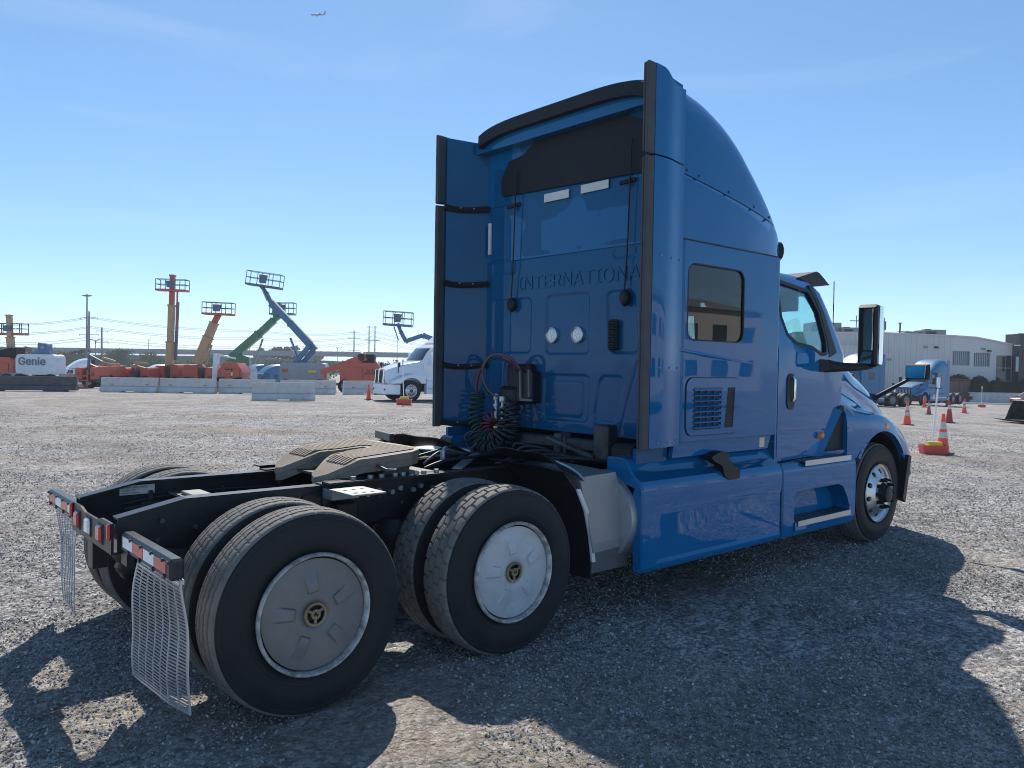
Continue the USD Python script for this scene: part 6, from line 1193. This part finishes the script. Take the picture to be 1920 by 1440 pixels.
UsdGeom.Scope.Define(stage, "/World/loose_gravel/stones"); rel = pi.CreatePrototypesRel()
for k in range(7): usdkit.mesh(stage, "/World/loose_gravel/stones/stone_%03d" % k, stone(k + 1), L("gravel_stone")); rel.AddTarget("/World/loose_gravel/stones/stone_%03d" % k)
g = np.random.default_rng(5); PD, PS = [], []
for d0, d1, den in ((1.2, 3.2, 3000), (3.2, 5.2, 1900), (5.2, 8, 850), (8, 12, 360), (12, 16, 130), (16, 20, 60), (20, 26, 25)):
    w = .72 * d1 + .4; n = int((d1 - d0) * 2 * w * den); d = d0 + (d1 - d0) * g.random(n); s = (g.random(n) * 2 - 1) * w; k = np.abs(s) < .70 * d + .4; PD.append(d[k]); PS.append(s[k])
PD, PS = np.concatenate(PD), np.concatenate(PS)
q3 = np.stack([PD * .55, PS * 1.3, 0 * PD], -1); keep = meshkit.fbm(q3, 3, 77) + .22 * (g.random(len(PD)) - .5) > .38; PD, PS = PD[keep], PS[keep]
def near_h(D, S):
    P = np.stack([D, S, 0 * D], -1); nr = np.exp(-np.maximum(0, np.hypot(D - 4, S) - 6) / 8)
    return gz(S, D) + nr * (.050 * (meshkit.fbm(P * .9, 3, 3) - .5) + .030 * (meshkit.fbm(P * 4.5, 4, 5) - .5) + .014 * (meshkit.fbm(P * 22, 3, 8) - .5)) + .05 * (meshkit.fbm(P * .35, 3, 12) - .5)
PZ = near_h(PD, PS); n = len(PD); pos = CAM * [1, 1, 0] + PD[:, None] * YF + PS[:, None] * YR; sz = .0055 + .0085 * g.random(n) ** 2.0 + .0005 * np.maximum(0, PD - 4); pos[:, 2] = PZ + sz * .25
qt = g.normal(size=(n, 4)); qt[:, 1:3] *= .45; qt /= np.linalg.norm(qt, axis=1, keepdims=True)
pi.CreatePositionsAttr(Vt.Vec3fArray.FromNumpy(pos.astype(np.float32))); pi.CreateScalesAttr(Vt.Vec3fArray.FromNumpy(np.repeat(sz[:, None], 3, 1).astype(np.float32)))
pi.CreateOrientationsAttr(Vt.QuathArray([Gf.Quath(float(a), float(b), float(c), float(e)) for a, b, c, e in qt])); pi.CreateProtoIndicesAttr(Vt.IntArray.FromNumpy(g.integers(0, 7, n).astype(np.int32)))
print("stones", n)

# ---- what stands behind the camera and mirrors in the paint: a pale hall and orange machines across the yard
hl = thing("white_hall", "long white hall across the yard, seen only as a reflection in the truck's side", "building", (42, -46, 0), 0.0)
obj("wall", bx(-16, 16, 0, 12, 0, 6.5), BWALL, hl); obj("roof", hullm([(x, y, z) for x in (-16.3, 16.3) for y, z in ((-.3, 6.5), (12.3, 6.5), (6, 8.0))]), HVAC, hl)
for k in range(8):
    for z in (1.2, 4.0):
        for f_, y in ((-1, -.03), (1, 12.0)): obj("window", bx(-14.5 + k * 3.9, -12.6 + k * 3.9, y, y + .03, z, z + 1.3), DGLASS, hl)
for k, (x, y) in enumerate(((20, -30), (26, -33), (31, -37))):
    src = stage.GetPrimAtPath("/World/boom_lift_%03d" % (5, 6, 11)[k]); copy_of(src, "boom_lift", (x, y, 0), 1.0 + k, ("orange lift mirrored in the truck's hood, with an upright boom", "orange lift mirrored in the truck's door, with a leaning boom", "orange lift mirrored low in the truck's side, boom lowered")[k])

# ---- thin air between the camera and the far poles
usdkit.material(stage, L("haze_air"), {"v": ("principled_volume", {"color": (.86, .92, 1.0), "density": .0004, "anisotropy": .2})}, [], volume="v.volume")
_c = CAM * [1, 1, 0]
tag(obj("haze", bx(_c[0] - 4600, _c[0] + 4600, _c[1] - 4600, _c[1] + 4600, -4.2, 26.0), L("haze_air")), "thin pale haze over the yard and the far poles", "haze", kind="stuff")
